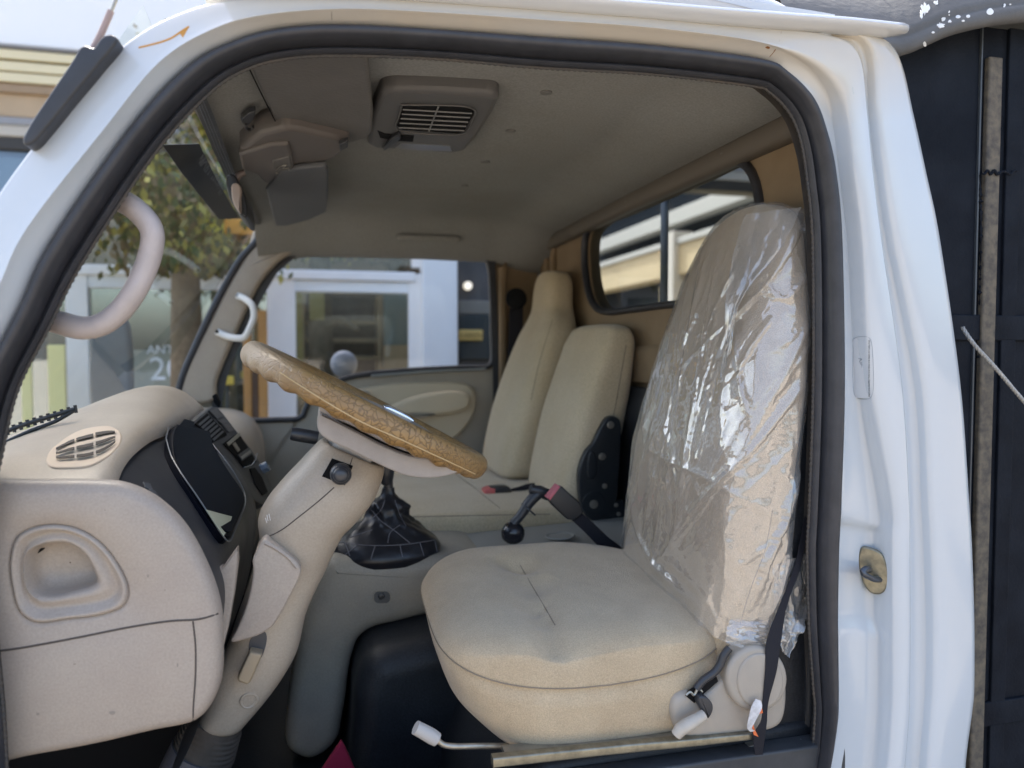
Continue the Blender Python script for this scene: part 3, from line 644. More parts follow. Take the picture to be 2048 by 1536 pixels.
# gauge binnacle
lens = [(324,888),(332,862),(346,844),(362,842),(378,852),(400,878),(430,915),(458,955),(476,990),(478,1012),(468,1040),(455,1068),(443,1090),(430,1078),(408,1044),(380,1000),(350,955),(332,920)]
gb = patch('gauge_bezel', face, lens, gloss, truck, lift=.013, depth=.020, bevel=.002, smoothn=60)
def shrinkpx(pts, s):
    cx_ = sum(p[0] for p in pts)/len(pts); cy_ = sum(p[1] for p in pts)/len(pts); return [(cx_+(a-cx_)*s, cy_+(b-cy_)*s) for a, b in pts]
if gb:
    patch('gauge_lens', face, shrinkpx(lens, .93), gloss, gb, lift=.0150, depth=.004, bevel=.0008, smoothn=60)
    patch('gauge_wedge', face, [(392, 1030), (424, 1036), (448, 1042), (440, 1066), (430, 1082), (410, 1052)], M('pale_wedge', (.42, .44, .34), .5), gb, lift=.0160, depth=.001, bevel=.0003)  # pale wedge laid low on the lens
    q, _ = trace(face, shrinkpx(lens, 1.0)+[shrinkpx(lens, 1.0)[0]], 120, .013)
    tube('bezel_edge', q, .0013, M('bezel_grey', (.14, .15, .16), .35), gb, sides=6)
# side air vent in the dash (narrow louvres seen edge-on)
for k in range(9):
    t = k/8; a = 285+t*92; b = 965+t*112
    patch('louvre', face, [(a, b), (a+14, b+4), (a+20, b+16), (a+5, b+12)], M('louvre_grey', (.07, .075, .085), .4), face, lift=.002, depth=.003, bevel=.0006)
# centre stack
SA, SB, SC_ = P(385, 846, .60), P(442, 818, .92), P(540, 985, .92)
SN = (SB-SA).cross(SC_-SA).normalized()
if SN.dot(CAMLOC-SA) < 0: SN = -SN
def onS(px, py, lift=0):
    d = ray(px, py); return CAMLOC+d*((SA-CAMLOC).dot(SN)/d.dot(SN))+SN*lift
def splate(name, pts, mat, par, lift, depth, bevel):
    top = [onS(a, b)+SN*lift for a, b in pts]; bot = [p-SN*depth for p in top]; m = len(top)
    return obj(name, top+bot, [tuple(range(m)), tuple(range(2*m-1, m-1, -1))]+[(i, (i+1) % m, m+(i+1) % m, m+i) for i in range(m)], mat, par, 40, bevel=bevel)
def fp(name, pts, mat, par, lift=.003, depth=.004, bevel=.001, sm=0):
    return splate(name, pts, mat, par, lift-.006, depth, bevel)
stackm = M('stack_plastic', (.05, .052, .058), .42, .5, var=(10, .2), bump=(500, .2, .0005))
stack = splate('centre_stack', [(380,856),(392,838),(424,812),(436,816),(446,826),(470,858),(500,895),(530,940),(545,975),(545,1000),(530,1010),(508,1000),(480,960),(440,905),(405,868)], stackm, truck, 0, .05, .004)
if stack:
    S = stack
    fp('air_vent', [(388,848),(412,827),(450,866),(452,872),(424,886)], blk, S, .009, .003)
    for k in range(6):
        t = k/5; fp('louvre', [(393+t*28, 850+t*30), (414+t*28, 833+t*30), (416+t*28, 836+t*30), (396+t*28, 854+t*30)], MATS['louvre_grey'], S, .011, .002, .0003)
    bt = M('button_grey', (.12, .12, .125), .45)
    for q in ([(416,822),(430,818),(444,833),(432,839)], [(435,843),(445,838),(453,845),(443,850)], [(444,851),(453,847),(460,854),(450,859)], [(450,860),(461,855),(466,861),(455,866)]): fp('button', q, bt, S, .010, .003, .0008)
    rd_ = fp('radio', [(445,888),(475,866),(500,905),(512,925),(486,936),(468,912)], blk, S, .009, .004)
    if rd_:
        fp('radio_plate', [(449,888),(473,868),(477,873),(453,894)], M('aged_chrome', (.42, .40, .32), .35, metal=.6), rd_, .013, .002, .0004)
        fp('radio_slot', [(461,890),(466,886),(476,902),(472,906)], steel, rd_, .012, .002, .0003)
        fp('radio_panel', [(470,913),(492,898),(499,910),(479,925)], plastd, rd_, .014, .003, .0006)
        for k in range(6): fp('radio_key', [(475+k*3.2, 917-k*2.4), (477+k*3.2, 915.5-k*2.4), (480+k*3.2, 921-k*2.4), (478+k*3.2, 922.5-k*2.4)], steel, rd_, .016, .002, .0002)
        q = spl([onS(a, b, .004) for a, b in ((486, 936), (500, 931), (508, 920), (511, 908))], 20); tube('radio_trim', q, .0011, M('chrome', (.7, .7, .72), .15, metal=1), rd_, sides=6)
    fp('ashtray', [(498,938),(508,936),(522,955),(534,985),(524,992),(508,968)], blk, S, .009, .003)
    disc('heater_knob', onS(524, 938), SN, .014, .018, M('knob_blue', (.12, .17, .24), .25, spec=.8), S, 24)
# small slotted speaker grille at the far end of the hood
grl = slab('hood_grille', [(424,792),(430,788),(440,806),(437,816),(428,806)], .96, .985, .001, blk, dash_top, Yref=.96, closed_spline=False)
# oval defroster vent on the near top of the dash
vo = [(92,925),(98,905),(118,890),(150,874),(190,862),(222,858),(240,866),(243,882),(230,902),(205,922),(175,935),(130,938),(103,936)]
vn = patch('defroster_vent', dash_top, vo, M('vent_tan', (.55, .44, .33), .5), truck, lift=.004, depth=.012, bevel=.002, smoothn=60)
if vn:
    vin = shrinkpx(vo, .86); vin = [(a+4, b-4) for a, b in vin]
    for sh, nm in ((0, 0),):
        q = spl([Vector((a, b, 0)) for a, b in vin], 200, True)
        xs = [p.x for p in q]; x0, x1 = min(xs), max(xs)
        # four curved slots divided by bars
        for (u0, u1) in ((.14, .24), (.44, .54), (.74, .84)):
            for (s0, s1) in ((.05, .33), (.36, .62), (.65, .95)):
                def at(u, s):
                    # u across the oval (0 upper left edge), s along it
                    x = x0+(x1-x0)*s; ys = [p.y for p in q if abs(p.x-x) < 3]; a_, b_ = min(ys), max(ys); return (x, a_+(b_-a_)*u)
                pts = [at(u0, s0+(s1-s0)*k/6) for k in range(7)]+[at(u1, s1-(s1-s0)*k/6) for k in range(7)]
                patch('vent_slot', dash_top, pts, M('slot_brown', (.045, .035, .028), .8), vn, lift=.0046, depth=.001, bevel=0)
# lower dash / knee panel between the end panel and the column
slab('knee_panel', [(400,1095),(446,1135),(474,1095),(477,1120),(470,1180),(458,1250),(445,1300),(420,1310)], .20, .23, .004, plast2, truck, Yref=.21, closed_spline=False)
slab('dash_underside', [(-.70,-.55),(-.22,-.47),(-.20,-.60),(-.30,-.9),(-.70,-.9)], .42, 1.2, .02, blk, truck, closed_spline=False)
# wiper arm outside the glass
wi = tube('wiper_arm', [V(-.70, .40, -.27), V(-.67, .25, -.19), V(-.62, .55, -.12)], .006, blackm, truck, n=14)
wb = [P(a, b, .45) for a, b in ((0, 868), (40, 852), (90, 836), (150, 818))]
wb2 = [P(a, b, .45) for a, b in ((0, 890), (60, 862), (110, 843), (150, 820))]
vf = [tube_vf(spl(wb, 20), .0042, 8), tube_vf(spl(wb2, 20), .0035, 8)]
for k in range(12):
    p = spl(wb, 12)[k]; vf.append(tube_vf([p+Vector((0, 0, .007)), p+Vector((.002, 0, -.007))], .003, 6))
v_, f_ = join(vf); obj('wiper_blade', v_, f_, blackm, wi)

# ================================================================== NEAR GRAB HANDLE (left, close to the lens)
hp = [(195,425,.13),(225,398,.10),(252,406,.085),(285,432,.075),(304,462,.07),(303,498,.07),(290,540,.07),(268,585,.07),(240,622,.075),(205,648,.08),(165,656,.09),(125,647,.10),(92,638,.12),(60,632,.14)]
tube('pillar_grab_handle', [P(a, b, y) for a, b, y in hp], .0165, M('handle_plastic', (.50, .44, .42), .45, var=(30, .15), bump=(300, .3, .001)), truck, n=70, sides=18, sq=(.9, 1))

# ================================================================== HEADER FITTINGS
# near sun visor, hanging folded against the headliner
def PZs(pts, z): return [PZ(a, b, z) for a, b in pts]
def plate_z(name, pts, z, th, mat, parent, bev=.004, sm=0, tilt=None):
    q = PZs(pts, z)
    if sm: q = spl(q, sm, True)
    if tilt: q = [p+Vector((0, 0, tilt(p))) for p in q]
    up = [p+Vector((0, 0, th)) for p in q]; m = len(q)
    return obj(name, q+up, [tuple(range(m)), tuple(range(2*m-1, m-1, -1))]+[(i, (i+1) % m, m+(i+1) % m, m+i) for i in range(m)], mat, parent, 40, bevel=bev)
vis = plate_z('sun_visor', [(480,112),(494,124),(530,200),(572,282),(582,310),(600,306),(690,290),(730,278),(744,268),(746,230),(740,160),(734,112)], .443, .018, visorm, truck, .006)
tube('visor_arm', [PZ(575, 285, .445), PZ(580, 300, .437), PZ(590, 318, .425)], .004, plastd, vis, n=8)
q = [PZ(a, b, .4415) for a, b in ((494, 128), (530, 202), (570, 280))]
tube('visor_seam', q, .0012, blk, vis, n=20, sides=6)
# overhead console
con = plate_z('overhead_console', [(480,300),(520,270),(570,258),(600,262),(700,285),(692,300),(670,318),(600,346),(545,362),(520,345),(488,322)], .422, .05, M('console_plastic', (.125, .11, .102), .5, bump=(300, .3, .001)), truck, .01)
con2 = plate_z('console_end', [(478,310),(540,292),(578,290),(585,316),(588,330),(592,350),(560,362),(530,368),(515,350),(485,340)], .414, .02, MATS['console_plastic'], con, .006)
lt = plate_z('console_latch', [(545,322),(580,314),(586,346),(552,358)], .4115, .008, visorm, con, .003)
tube('latch_emblem', [PZ(a, b, .4105) for a, b in ((552, 341), (560, 333), (572, 330), (566, 338), (578, 336), (574, 344), (560, 348), (552, 345))], .0012, steel, lt, n=30, sides=6)
plate_z('console_end_cap', [(678,290),(696,283),(696,295),(680,304)], .415, .01, plastd, con, .002)
# hook on the header
hk = plate_z('visor_hook', [(482,240),(498,226),(511,224),(508,240),(495,252),(484,248)], .448, .012, plastd, truck, .002)
tube('hook', [PZ(a, b, .446) for a, b in ((492, 248), (494, 258), (502, 260), (507, 254))], .003, plastd, hk, n=10, sides=8)
# passenger visor
vis2 = plate_z('sun_visor', [(532,382),(560,345),(600,338),(652,334),(657,345),(656,400),(652,425),(620,440),(575,452),(552,452),(545,430)], .408, .014, M('visor_dark', (.11, .115, .125), .6, bump=(130, .4, .0012)), truck, .005)
# dome light / ventilator box
vb = plate_z('roof_ventilator', [(735,290),(742,230),(762,186),(785,181),(880,185),(985,191),(1000,198),(985,230),(955,275),(930,303),(905,308),(810,300),(750,298)], 0.4580, .045, M('ventilator_plastic', (.115, .112, .11), .5, bump=(300, .3, .001)), truck, .014)
gr_ = plate_z('grille', [(806,212),(812,209),(930,215),(948,222),(946,232),(928,264),(915,268),(805,260),(794,252)], 0.4565, .003, blk, vb, .001)
for t in (.18, .36, .54, .72, .90):
    a0 = (808-12*t, 210+50*t); a1 = (948-22*t, 218+48*t); tube('slat', [PZ(a0[0], a0[1], .4555), PZ(a1[0], a1[1], .4555)], .0016, M('slat_grey', (.20, .20, .20), .45), gr_, n=4, sides=6)
tube('slat', [PZ(877, 213, .4550), PZ(858, 262, .4550)], .0016, MATS['slat_grey'], gr_, n=4, sides=6)
fr_ = [PZ(a, b, .4555) for a, b in ((804,210),(930,213),(950,221),(948,234),(928,267),(914,270),(803,262),(792,253),(798,232),(804,210))]
tube('grille_frame', fr_, .0018, MATS['ventilator_plastic'], gr_, n=80, sides=8)
plate_z('switch_recess', [(755,262),(770,268),(828,272),(826,284),(790,282),(760,276)], 0.4565, .004, blk, vb, .001)
plate_z('lever', [(765,298),(785,276),(800,270),(802,278),(785,292),(768,304)], 0.4480, .01, plastd, vb, .003)
plate_z('lens', [(800,286),(900,292),(905,303),(830,301),(790,296)], 0.4568, .004, M('lens_grey', (.12, .12, .12), .3), vb, .001)
# interior mirror: thin shell seen nearly edge-on
mir = slab('rear_view_mirror', [(464,372),(470,366),(480,370),(488,384),(498,410),(503,435),(500,450),(490,444),(478,430),(468,410),(463,388)], .78, .98, .006, plastd, truck, Yref=.88)
slab('mirror_shell', [(465,372),(472,368),(482,374),(483,400),(482,428),(474,420),(466,402),(464,385)], .765, .80, .004, M('mirror_back', (.36, .29, .25), .4), mir, Yref=.78)
tube('mirror_stalk', [P(490, 345, .8), P(478, 350, .8), P(470, 362, .8), P(468, 376, .8)], .008, M('stalk_brown', (.13, .10, .09), .4), mir, n=12)

# ================================================================== STEERING WHEEL AND COLUMN
YS = .33
sw = empty('steering_wheel', (0, 0, 0), None, None); sw.parent = truck; sw.location = P(733, 818, YS)-Vector(truck.location)
c0_ = P(736, 820, YS); e1 = (P(982, 948, YS)-P(484, 700, YS)); Rw = e1.length/2*.945-.016; eX = e1.normalized(); eN = Vector((-eX.z, 0, eX.x)); eN = eN if eN.z > 0 else -eN; eY = Vector((0, 1, 0))
vs = []; fs = []; NA, NB = 220, 22
for i in range(NA):
    t = 2*math.pi*i/NA
    rad = eX*math.cos(t)+eY*math.sin(t)
    grip = .0017*math.sin(t*30)*(1 if True else 0)
    for k in range(NB):
        u = 2*math.pi*k/NB; under = max(0, -math.sin(u))
        rr_ = .0185+.0012*math.cos(u)+grip*under*1.3
        vs.append(c0_+rad*(Rw+rr_*math.cos(u)*1.02)+eN*(rr_*math.sin(u)*1.15))
for i in range(NA):
    for k in range(NB): a = i*NB+k; b = i*NB+(k+1) % NB; c = ((i+1) % NA)*NB; fs.append((a, b, c+(k+1) % NB, c+k))
# cracked tan vinyl cover
def cracked():
    m = bpy.data.materials.new('cracked_vinyl'); m.use_nodes = True; t = m.node_tree; b = t.nodes['Principled BSDF']
    tc = t.nodes.new('ShaderNodeTexCoord'); vo_ = t.nodes.new('ShaderNodeTexVoronoi'); vo_.feature = 'DISTANCE_TO_EDGE'; vo_.inputs['Scale'].default_value = 95
    nz = t.nodes.new('ShaderNodeTexNoise'); nz.inputs['Scale'].default_value = 30
    mx = t.nodes.new('ShaderNodeMixRGB'); mx.inputs[0].default_value = .04
    t.links.new(tc.outputs['Object'], nz.inputs['Vector']); t.links.new(tc.outputs['Object'], mx.inputs[1]); t.links.new(nz.outputs['Color'], mx.inputs[2]); t.links.new(mx.outputs[0], vo_.inputs['Vector'])
    r = t.nodes.new('ShaderNodeValToRGB'); r.color_ramp.elements[0].position = 0; r.color_ramp.elements[1].position = .10
    t.links.new(vo_.outputs['Distance'], r.inputs['Fac'])
    r.color_ramp.elements[0].color = (.10, .06, .025, 1); r.color_ramp.elements[1].color = (1, 1, 1, 1)
    # worn: tan to olive-ochre blotches, paler at the top end
    n2 = t.nodes.new('ShaderNodeTexNoise'); n2.inputs['Scale'].default_value = 7; n2.inputs['Detail'].default_value = 5; t.links.new(tc.outputs['Object'], n2.inputs['Vector'])
    c = t.nodes.new('ShaderNodeValToRGB'); c.color_ramp.elements[0].position = .3; c.color_ramp.elements[1].position = .7
    c.color_ramp.elements[0].color = (.24, .135, .04, 1); c.color_ramp.elements[1].color = (.33, .21, .09, 1)
    t.links.new(n2.outputs['Fac'], c.inputs['Fac'])
    sx = t.nodes.new('ShaderNodeSeparateXYZ'); t.links.new(tc.outputs['Object'], sx.inputs[0])
    mr = t.nodes.new('ShaderNodeMapRange'); mr.inputs['From Min'].default_value = -.24; mr.inputs['From Max'].default_value = -.10; mr.inputs['To Min'].default_value = 1; mr.inputs['To Max'].default_value = 0
    t.links.new(sx.outputs['X'], mr.inputs[0])
    m3 = t.nodes.new('ShaderNodeMixRGB'); m3.inputs[2].default_value = (.46, .38, .29, 1); t.links.new(mr.outputs[0], m3.inputs[0]); t.links.new(c.outputs[0], m3.inputs[1])
    cr = t.nodes.new('ShaderNodeMixRGB'); cr.blend_type = 'MULTIPLY'
    # cracks fade out toward the pale end
    mr2 = t.nodes.new('ShaderNodeMapRange'); mr2.inputs['From Min'].default_value = -.22; mr2.inputs['From Max'].default_value = -.02; mr2.inputs['To Min'].default_value = .03; mr2.inputs['To Max'].default_value = .55
    t.links.new(sx.outputs['X'], mr2.inputs[0]); t.links.new(mr2.outputs[0], cr.inputs[0])
    t.links.new(m3.outputs[0], cr.inputs[1]); t.links.new(r.outputs[0], cr.inputs[2]); t.links.new(cr.outputs[0], b.inputs['Base Color'])
    bp = t.nodes.new('ShaderNodeBump'); bp.inputs['Strength'].default_value = .5; bp.inputs['Distance'].default_value = .0015
    t.links.new(r.outputs[0], bp.inputs['Height']); t.links.new(bp.outputs[0], b.inputs['Normal'])
    b.inputs['Roughness'].default_value = .34; b.inputs['Specular IOR Level'].default_value = .6; return m
rim = obj('rim', vs, fs, cracked(), sw, 80)
seamline('rim_seam', rim, [(560, 745), (640, 796), (720, 842), (800, 878), (880, 915), (950, 948)], .0011, M('tan_thread', (.52, .38, .2), .7), rim, 70, .0004)
# hub and spoke pan below the rim (in the wheel's own frame: X along eX, N along eN)
def hubw(p): return p
hubm = M('hub_plastic', (.36, .325, .30), .55, var=(25, .14), bump=(350, .35, .001), fine=(40, .15, .001))
slab('hub_upper', [(640,802),(700,806),(760,825),(860,872),(912,905),(915,914),(870,911),(822,906),(772,887),(702,851),(642,824)], .165, .49, .004, hubm, sw, Yref=.168, n=100)
tube('hub_groove', [P(a, b, .1585) for a, b in ((644, 830), (702, 858), (772, 893), (822, 911), (870, 915))], .0016, seamg, sw, n=40, sides=6)
slab('hub_lower', [(640,828),(700,856),(770,892),(820,911),(870,915),(915,918),(935,927),(920,942),(885,953),(850,956),(812,951),(785,941),(738,919),(698,899),(657,880),(640,867),(634,848)], .160, .505, .004, hubm, sw, Yref=.163, n=120)
# bright column nut under the hub and its skirt
slab('column_boss', [(656,880),(664,872),(690,884),(745,912),(752,920),(738,930),(700,912),(664,896)], .27, .39, .02, M('boss_grey', (.40, .40, .40), .35, metal=.4), sw, Yref=.28)
slab('hub_emblem', [(770,812),(800,822),(830,842),(824,848),(790,836),(768,820)], .31, .35, .004, M('chrome_emblem', (.75, .76, .8), .12, metal=1), sw, Yref=.31)
# column shroud
def col_sec(l, r_, hd, n=40, ex=2.6):
    a = P(l[0], l[1], YS-.02); b = P(r_[0], r_[1], YS-.02); c = (a+b)/2; u = (b-a)/2; out = []
    for k in range(n):
        t = 2*math.pi*k/n; ct, st_ = math.cos(t), math.sin(t)
        out.append(c+u*(abs(ct)**(2/ex))*(1 if ct > 0 else -1)+Vector((0, hd*(abs(st_)**(2/ex))*(1 if st_ > 0 else -1), 0)))
    return out
cs = [((656,886),(744,926),.045),((646,878),(766,930),.060),((632,888),(766,948),.068),((600,922),(757,975),.078),((566,958),(744,1002),.084),((532,1000),(712,1040),.086),((517,1035),(688,1064),.084),((520,1075),(668,1100),.078),((512,1110),(650,1140),.07),((500,1160),(630,1180),.066),((480,1215),(612,1225),.064),((458,1280),(598,1288),.062),((436,1330),(575,1335),.06),((420,1380),(540,1385),.058),((400,1430),(500,1432),.055),((396,1442),(488,1446),.05)]
keys = [col_sec(*c) for c in cs]; rows = [spk([s[j] for s in keys], 4) for j in range(40)]
col = loft('steering_column', [[rows[j][i] for j in range(40)] for i in range(len(rows[0]))], plast, truck, ang=70)
seamline('shroud_gap', col, [(668, 975), (640, 1000), (600, 1032), (560, 1062), (524, 1078)], .0011, seamg, col, 30)
seamline('shroud_gap', col, [(706, 910), (702, 925), (697, 935)], .0008, seamg, col, 10)
# ignition recess with key barrel
patch('stalk_opening', col, [(664, 917), (685, 924.5), (706, 932), (698, 951), (690, 971), (667, 962), (644, 953), (654, 935)], blk, col, lift=.002, depth=.003, bevel=0, plane=False)
h, n = hit(col, 681, 945)
disc('stalk_knob', h-Vector((0, .0, 0)), Vector((0, -1, .05)), .016, .034, M('knob_black', (.035, .038, .045), .3, spec=.6), col, 28, prof=[(.0005, .047), (.006, .0465), (.011, .044), (.0125, .041), (.0128, .038), (.0155, .036), (.0175, .030), (.0175, .012), (.014, .0)])
for q_ in ([(534, 1030), (536, 1042)], [(538, 1028), (541, 1041)], [(531, 1036), (534, 1046)]): seamline('scratch', col, q_, .0006, M('scratch_white', (.75, .72, .68), .5), col, 5)
# far-side stalk behind the column
disc('wiper_stalk', P(636, 876, .42), (-1, 0, .2), .013, .05, MATS['knob_black'], col, 20)
# hinged lower cover in front of the column
fl = [(532,1076),(548,1086),(572,1102),(596,1124),(602,1140),(596,1160),(578,1195),(562,1225),(545,1250),(525,1264),(500,1274),(463,1281),(472,1262),(488,1225),(500,1185),(507,1140),(506,1118),(514,1100),(524,1082)]
lc = slab('column_lower_cover', fl, YS-.118, YS-.02, .004, plast2, truck, Yref=YS-.11, n=110, ang=50)
seamline('cover_ridge', lc, [(530, 1086), (550, 1096), (575, 1114), (594, 1136)], .0035, plast2, lc, 20, -.001)
patch('lever_slot', col, [(500,1280),(528,1262),(534,1275),(520,1318),(505,1322)], M('slot_grey', (.08, .08, .085), .6), col, lift=.0010, depth=.002, bevel=0, smoothn=30)
slab('tilt_lever', [(500,1302),(524,1306),(522,1316),(502,1362),(495,1368),(477,1362),(475,1354)], YS-.105, YS-.075, .005, M('lever_tan', (.36, .29, .2), .5, bump=(300, .3, .001)), col, Yref=YS-.1, closed_spline=False, n=30)
h, n = hit(col, 498, 1402); disc('screw_dimple', h-n*.003, n, .014, .005, plast, col, 28, prof=[(.001, .0006), (.006, .0008), (.010, .0022), (.0125, .0042), (.0145, .0035), (.016, 0)])
# rubber boot and lower tube
bsec = [];
for i in range(64):
    t = i/63; a = Vector((432-28*t, 1438+74*t)); hw = 52+8*t+(3.0 if (i//4) % 2 else 0)*(1 if 10 < i < 56 else .3)
    bsec.append(col_sec((a.x-hw, a.y-hw*.30), (a.x+hw, a.y+hw*.30), .052+.006*t, 32, 2.0))
loft('column_boot', bsec, M('boot_rubber', (.085, .07, .058), .7, var=(30, .3), bump=(150, .4, .002)), truck, ang=60)
loft('column_tube', [col_sec((345, 1480), (462, 1512), .06, 32, 2), col_sec((320, 1530), (448, 1560), .065, 32, 2), col_sec((280, 1620), (420, 1650), .07, 32, 2)], M('tube_grey', (.085, .085, .10), .5, bump=(200, .3, .001)), truck)
hose = spl([P(a, b, .5) for a, b in ((330, 1445), (310, 1478), (280, 1500), (240, 1510), (200, 1500), (150, 1540))], 260)
tube('ribbed_hose', hose, [.017+.0025*math.sin(i*.75) for i in range(260)], M('hose_black', (.03, .032, .04), .5), truck, sides=16)

# ================================================================== FLOOR, TUNNEL, PEDESTAL
def flat(name, x0, x1, y0, y1, z, mat, parent, th=.02):
    v, f = box_vf(V(x0, y0, z-th), V(x1, y1, z)); return obj(name, v, f, mat, parent, bevel=.004)
flat('cab_floor', -.75, .95, .04, 1.93, -.92, navy, truck)
flat('firewall', -.80, -.72, .05, 1.93, -.30, blk, truck, .65)
tnl = slab('engine_cover', [(648,1128),(664,1114),(760,1114),(882,1113),(980,1120),(1010,1170),(980,1215),(900,1222),(850,1232),(790,1247),(745,1258),(718,1278),(705,1310),(697,1350),(692,1395),(684,1440),(676,1478),(652,1506),(622,1520),(594,1514),(572,1492),(574,1420),(588,1330),(604,1240),(626,1175)], .60, 1.10, .035, tun, truck, Yref=.615, n=140, ang=50)
slab('engine_cover_side', [(690,1500),(700,1400),(708,1310),(735,1262),(800,1240),(880,1222),(960,1205),(1250,1205),(1300,1640),(660,1700)], .46, 1.1, .06, navy, truck, Yref=.62, n=140, k=10, ang=60)
slab('tunnel_top', [(.30,-.50),(.82,-.50),(.82,-.95),(.30,-.95)], .60, .90, .01, navy, truck, closed_spline=False)
# recessed screw in the tunnel face
sr = patch('screw_recess', tnl, rrect(748, 1183, 780, 1206, 9), M('recess_grey', (.10, .10, .095), .6), tnl, lift=.0006, depth=.001, bevel=0)
h, n = hit(tnl, 763, 1192); disc('screw', h, n, .007, .004, M('screw_dark', (.05, .05, .05), .4), tnl, 18)
q, _ = trace(tnl, rrect(746, 1181, 782, 1208, 10)+[rrect(746, 1181, 782, 1208, 10)[0]], 60, 0.0005); tube('recess_edge', q, .0012, tun, tnl, sides=6)
# seat pedestal
slab('seat_pedestal', [(.28,-.68),(.34,-.655),(.6,-.648),(1.0,-.645),(1.0,-.97),(.20,-.97),(.235,-.78)], .075, .60, .02, navy, truck, n=90, closed_spline=False)
flat('door_sill', -.3, .86, .035, .075, -.668, M('sill_dark', (.05, .055, .062), .5, var=(14, .4), bump=(90, .3, .001)), truck, .35)
# dark inner trim behind the seat
slab('pillar_lower_trim', [(.70,-.95),(.83,-.95),(.83,-.10),(.765,-.12),(.735,-.3),(.72,-.6)], .085, .14, .012, navy, truck, closed_spline=False)
tube('sill_trim', [P(1592, 1500, .06), P(1606, 1488, .06), P(1600, 1530, .05), P(1580, 1570, .05)], .010, M('sill_edge_grey', (.16, .17, .17), .4), truck, n=20)
slab('floor_bracket', [(1495,1490),(1520,1485),(1525,1536),(1560,1560),(1500,1560)], .06, .075, .002, steel, truck, Yref=.065, closed_spline=False)

# ================================================================== GEAR LEVER
gl = empty('gear_lever', (0, 0, 0), None, None); gl.parent = truck; gl.location = P(775, 1115, .70)-Vector(truck.location)
YG = .70
def ringv(px, py, hw, hd, Y, n=48, ph=0, amp=0, fr=5, ex=2.2):
    c = P(px, py, Y); s = (Y-CY)/F; out = []
    for k in range(n):
        t = 2*math.pi*k/n; ct, st_ = math.cos(t), math.sin(t); m = 1+amp*math.sin(fr*t+ph)+amp*.6*math.sin(2.7*fr*t+ph*2.1)
        out.append(c+Vector((hw*s*m*(abs(ct)**(2/ex))*(1 if ct > 0 else -1), hd*m*(abs(st_)**(2/ex))*(1 if st_ > 0 else -1), 0)))
    return out
bs = [(768,1114,112,.10,0),(768,1100,113,.105,.0),(768,1088,110,.10,.01),(768,1076,102,.09,.02),(770,1064,88,.075,.04),(772,1050,66,.06,.09),(774,1040,50,.05,.10),(774,1026,38,.04,.12),(776,1012,40,.038,.10),(774,1002,33,.03,.09),(777,994,20,.02,.05),(776,986,14,.014,.02),(777,975,12,.012,0)]
keys = [ringv(a, b, hw, hd, YG, 64, ph=i*1.1, amp=am, fr=4) for i, (a, b, hw, hd, am) in enumerate(bs)]
rows = [spk([s[j] for s in keys], 5) for j in range(64)]
boot = loft('gear_boot', [[rows[j][i] for j in range(64)] for i in range(len(rows[0]))], leather, gl, ang=75)
thr = M('grey_thread', (.13, .13, .15), .6)
for pts in ([(668,1082),(720,1090),(800,1090),(870,1080)], [(715,1090),(690,1110)], [(750,1092),(742,1118)], [(800,1090),(805,1114)], [(840,1086),(848,1112)], [(742,1018),(760,1040),(790,1062),(820,1086)], [(790,1000),(800,1030),(812,1052)], [(770,1000),(762,1020),(745,1036)], [(700,1075),(725,1066),(745,1060)], [(800,1050),(780,1066),(776,1086)], [(690,1086),(700,1112)], [(870,1082),(874,1104)]):
    seamline('stitching', boot, pts, .0011, thr, boot, 24, .0002)
tube('gear_shaft', [P(777, 985, YG), P(776, 950, YG)], .011, plastd, gl, n=4, sides=16)
disc('gear_collar', P(776, 972, YG), (0, 0, 1), .0105, .012, steel, gl, 20)
tube('gear_knob', [P(774, 968, YG), P(772, 940, YG), P(768, 900, YG), P(764, 870, YG)], [.012, .017, .020, .019, .02, .02, .02, .02], plastd, gl, n=8, sides=20)

# ================================================================== DRIVER SEAT
ds = empty('driver_seat', (0, 0, 0), None, None); ds.parent = truck; ds.location = V(.5, .32, -.62)-Vector(truck.location)
def sq_ring(x0, x1, y0, y1, zf, n=128, ex=3.6, xoff=None):
    cx_, cy_ = (x0+x1)/2, (y0+y1)/2; hx, hy = (x1-x0)/2, (y1-y0)/2; out = []
    for k in range(n):
        t = 2*math.pi*k/n; ct, st_ = math.cos(t), math.sin(t)
        x = cx_+hx*(abs(ct)**(2/ex))*(1 if ct > 0 else -1); y = cy_+hy*(abs(st_)**(2/ex))*(1 if st_ > 0 else -1)
        out.append(V(x, y, zf(x, y)))
    return out
X0, X1, Yn, Yf = .176, .70, .062, .545
def ztop(x, y):
    u = (x-X0)/(X1-X0); v = (y-Yn)/(Yf-Yn)
    return -.452+.040*v-.022*(1-min(max((u)/.25, 0), 1))**2-.012*math.exp(-((u-.45)/.3)**2)*(1-v)-.02*max(0, u-.6)/.4
def zmid(x, y):
    u = (x-X0)/(X1-X0); v = min(max((y-Yn)/(Yf-Yn), 0), 1); return (-.485-.048*math.sin(math.pi*min(max(u*.85+.1, 0), 1)))*(1-v)+(-.458)*v
rg_ = []
for s, zf in ((.02, 0), (.25, 0), (.45, 0), (.62, 0), (.75, 0), (.85, .003), (.92, .008), (.965, .015), (.99, .024)):
    cx_, cy_ = (X0+X1)/2, (Yn+Yf)/2
    rg_.append(sq_ring(cx_-(cx_-X0)*s, cx_+(X1-cx_)*s, cy_-(cy_-Yn)*s, cy_+(Yf-cy_)*s, lambda x, y, zf=zf: ztop(x, y)-zf, ex=2+1.9*s))
rg_.append(sq_ring(X0, X1, Yn, Yf, zmid, ex=3.9))
rg_.append(sq_ring(X0+.002, X1, Yn+.003, Yf, lambda x, y: zmid(x, y)-.006, ex=3.9))
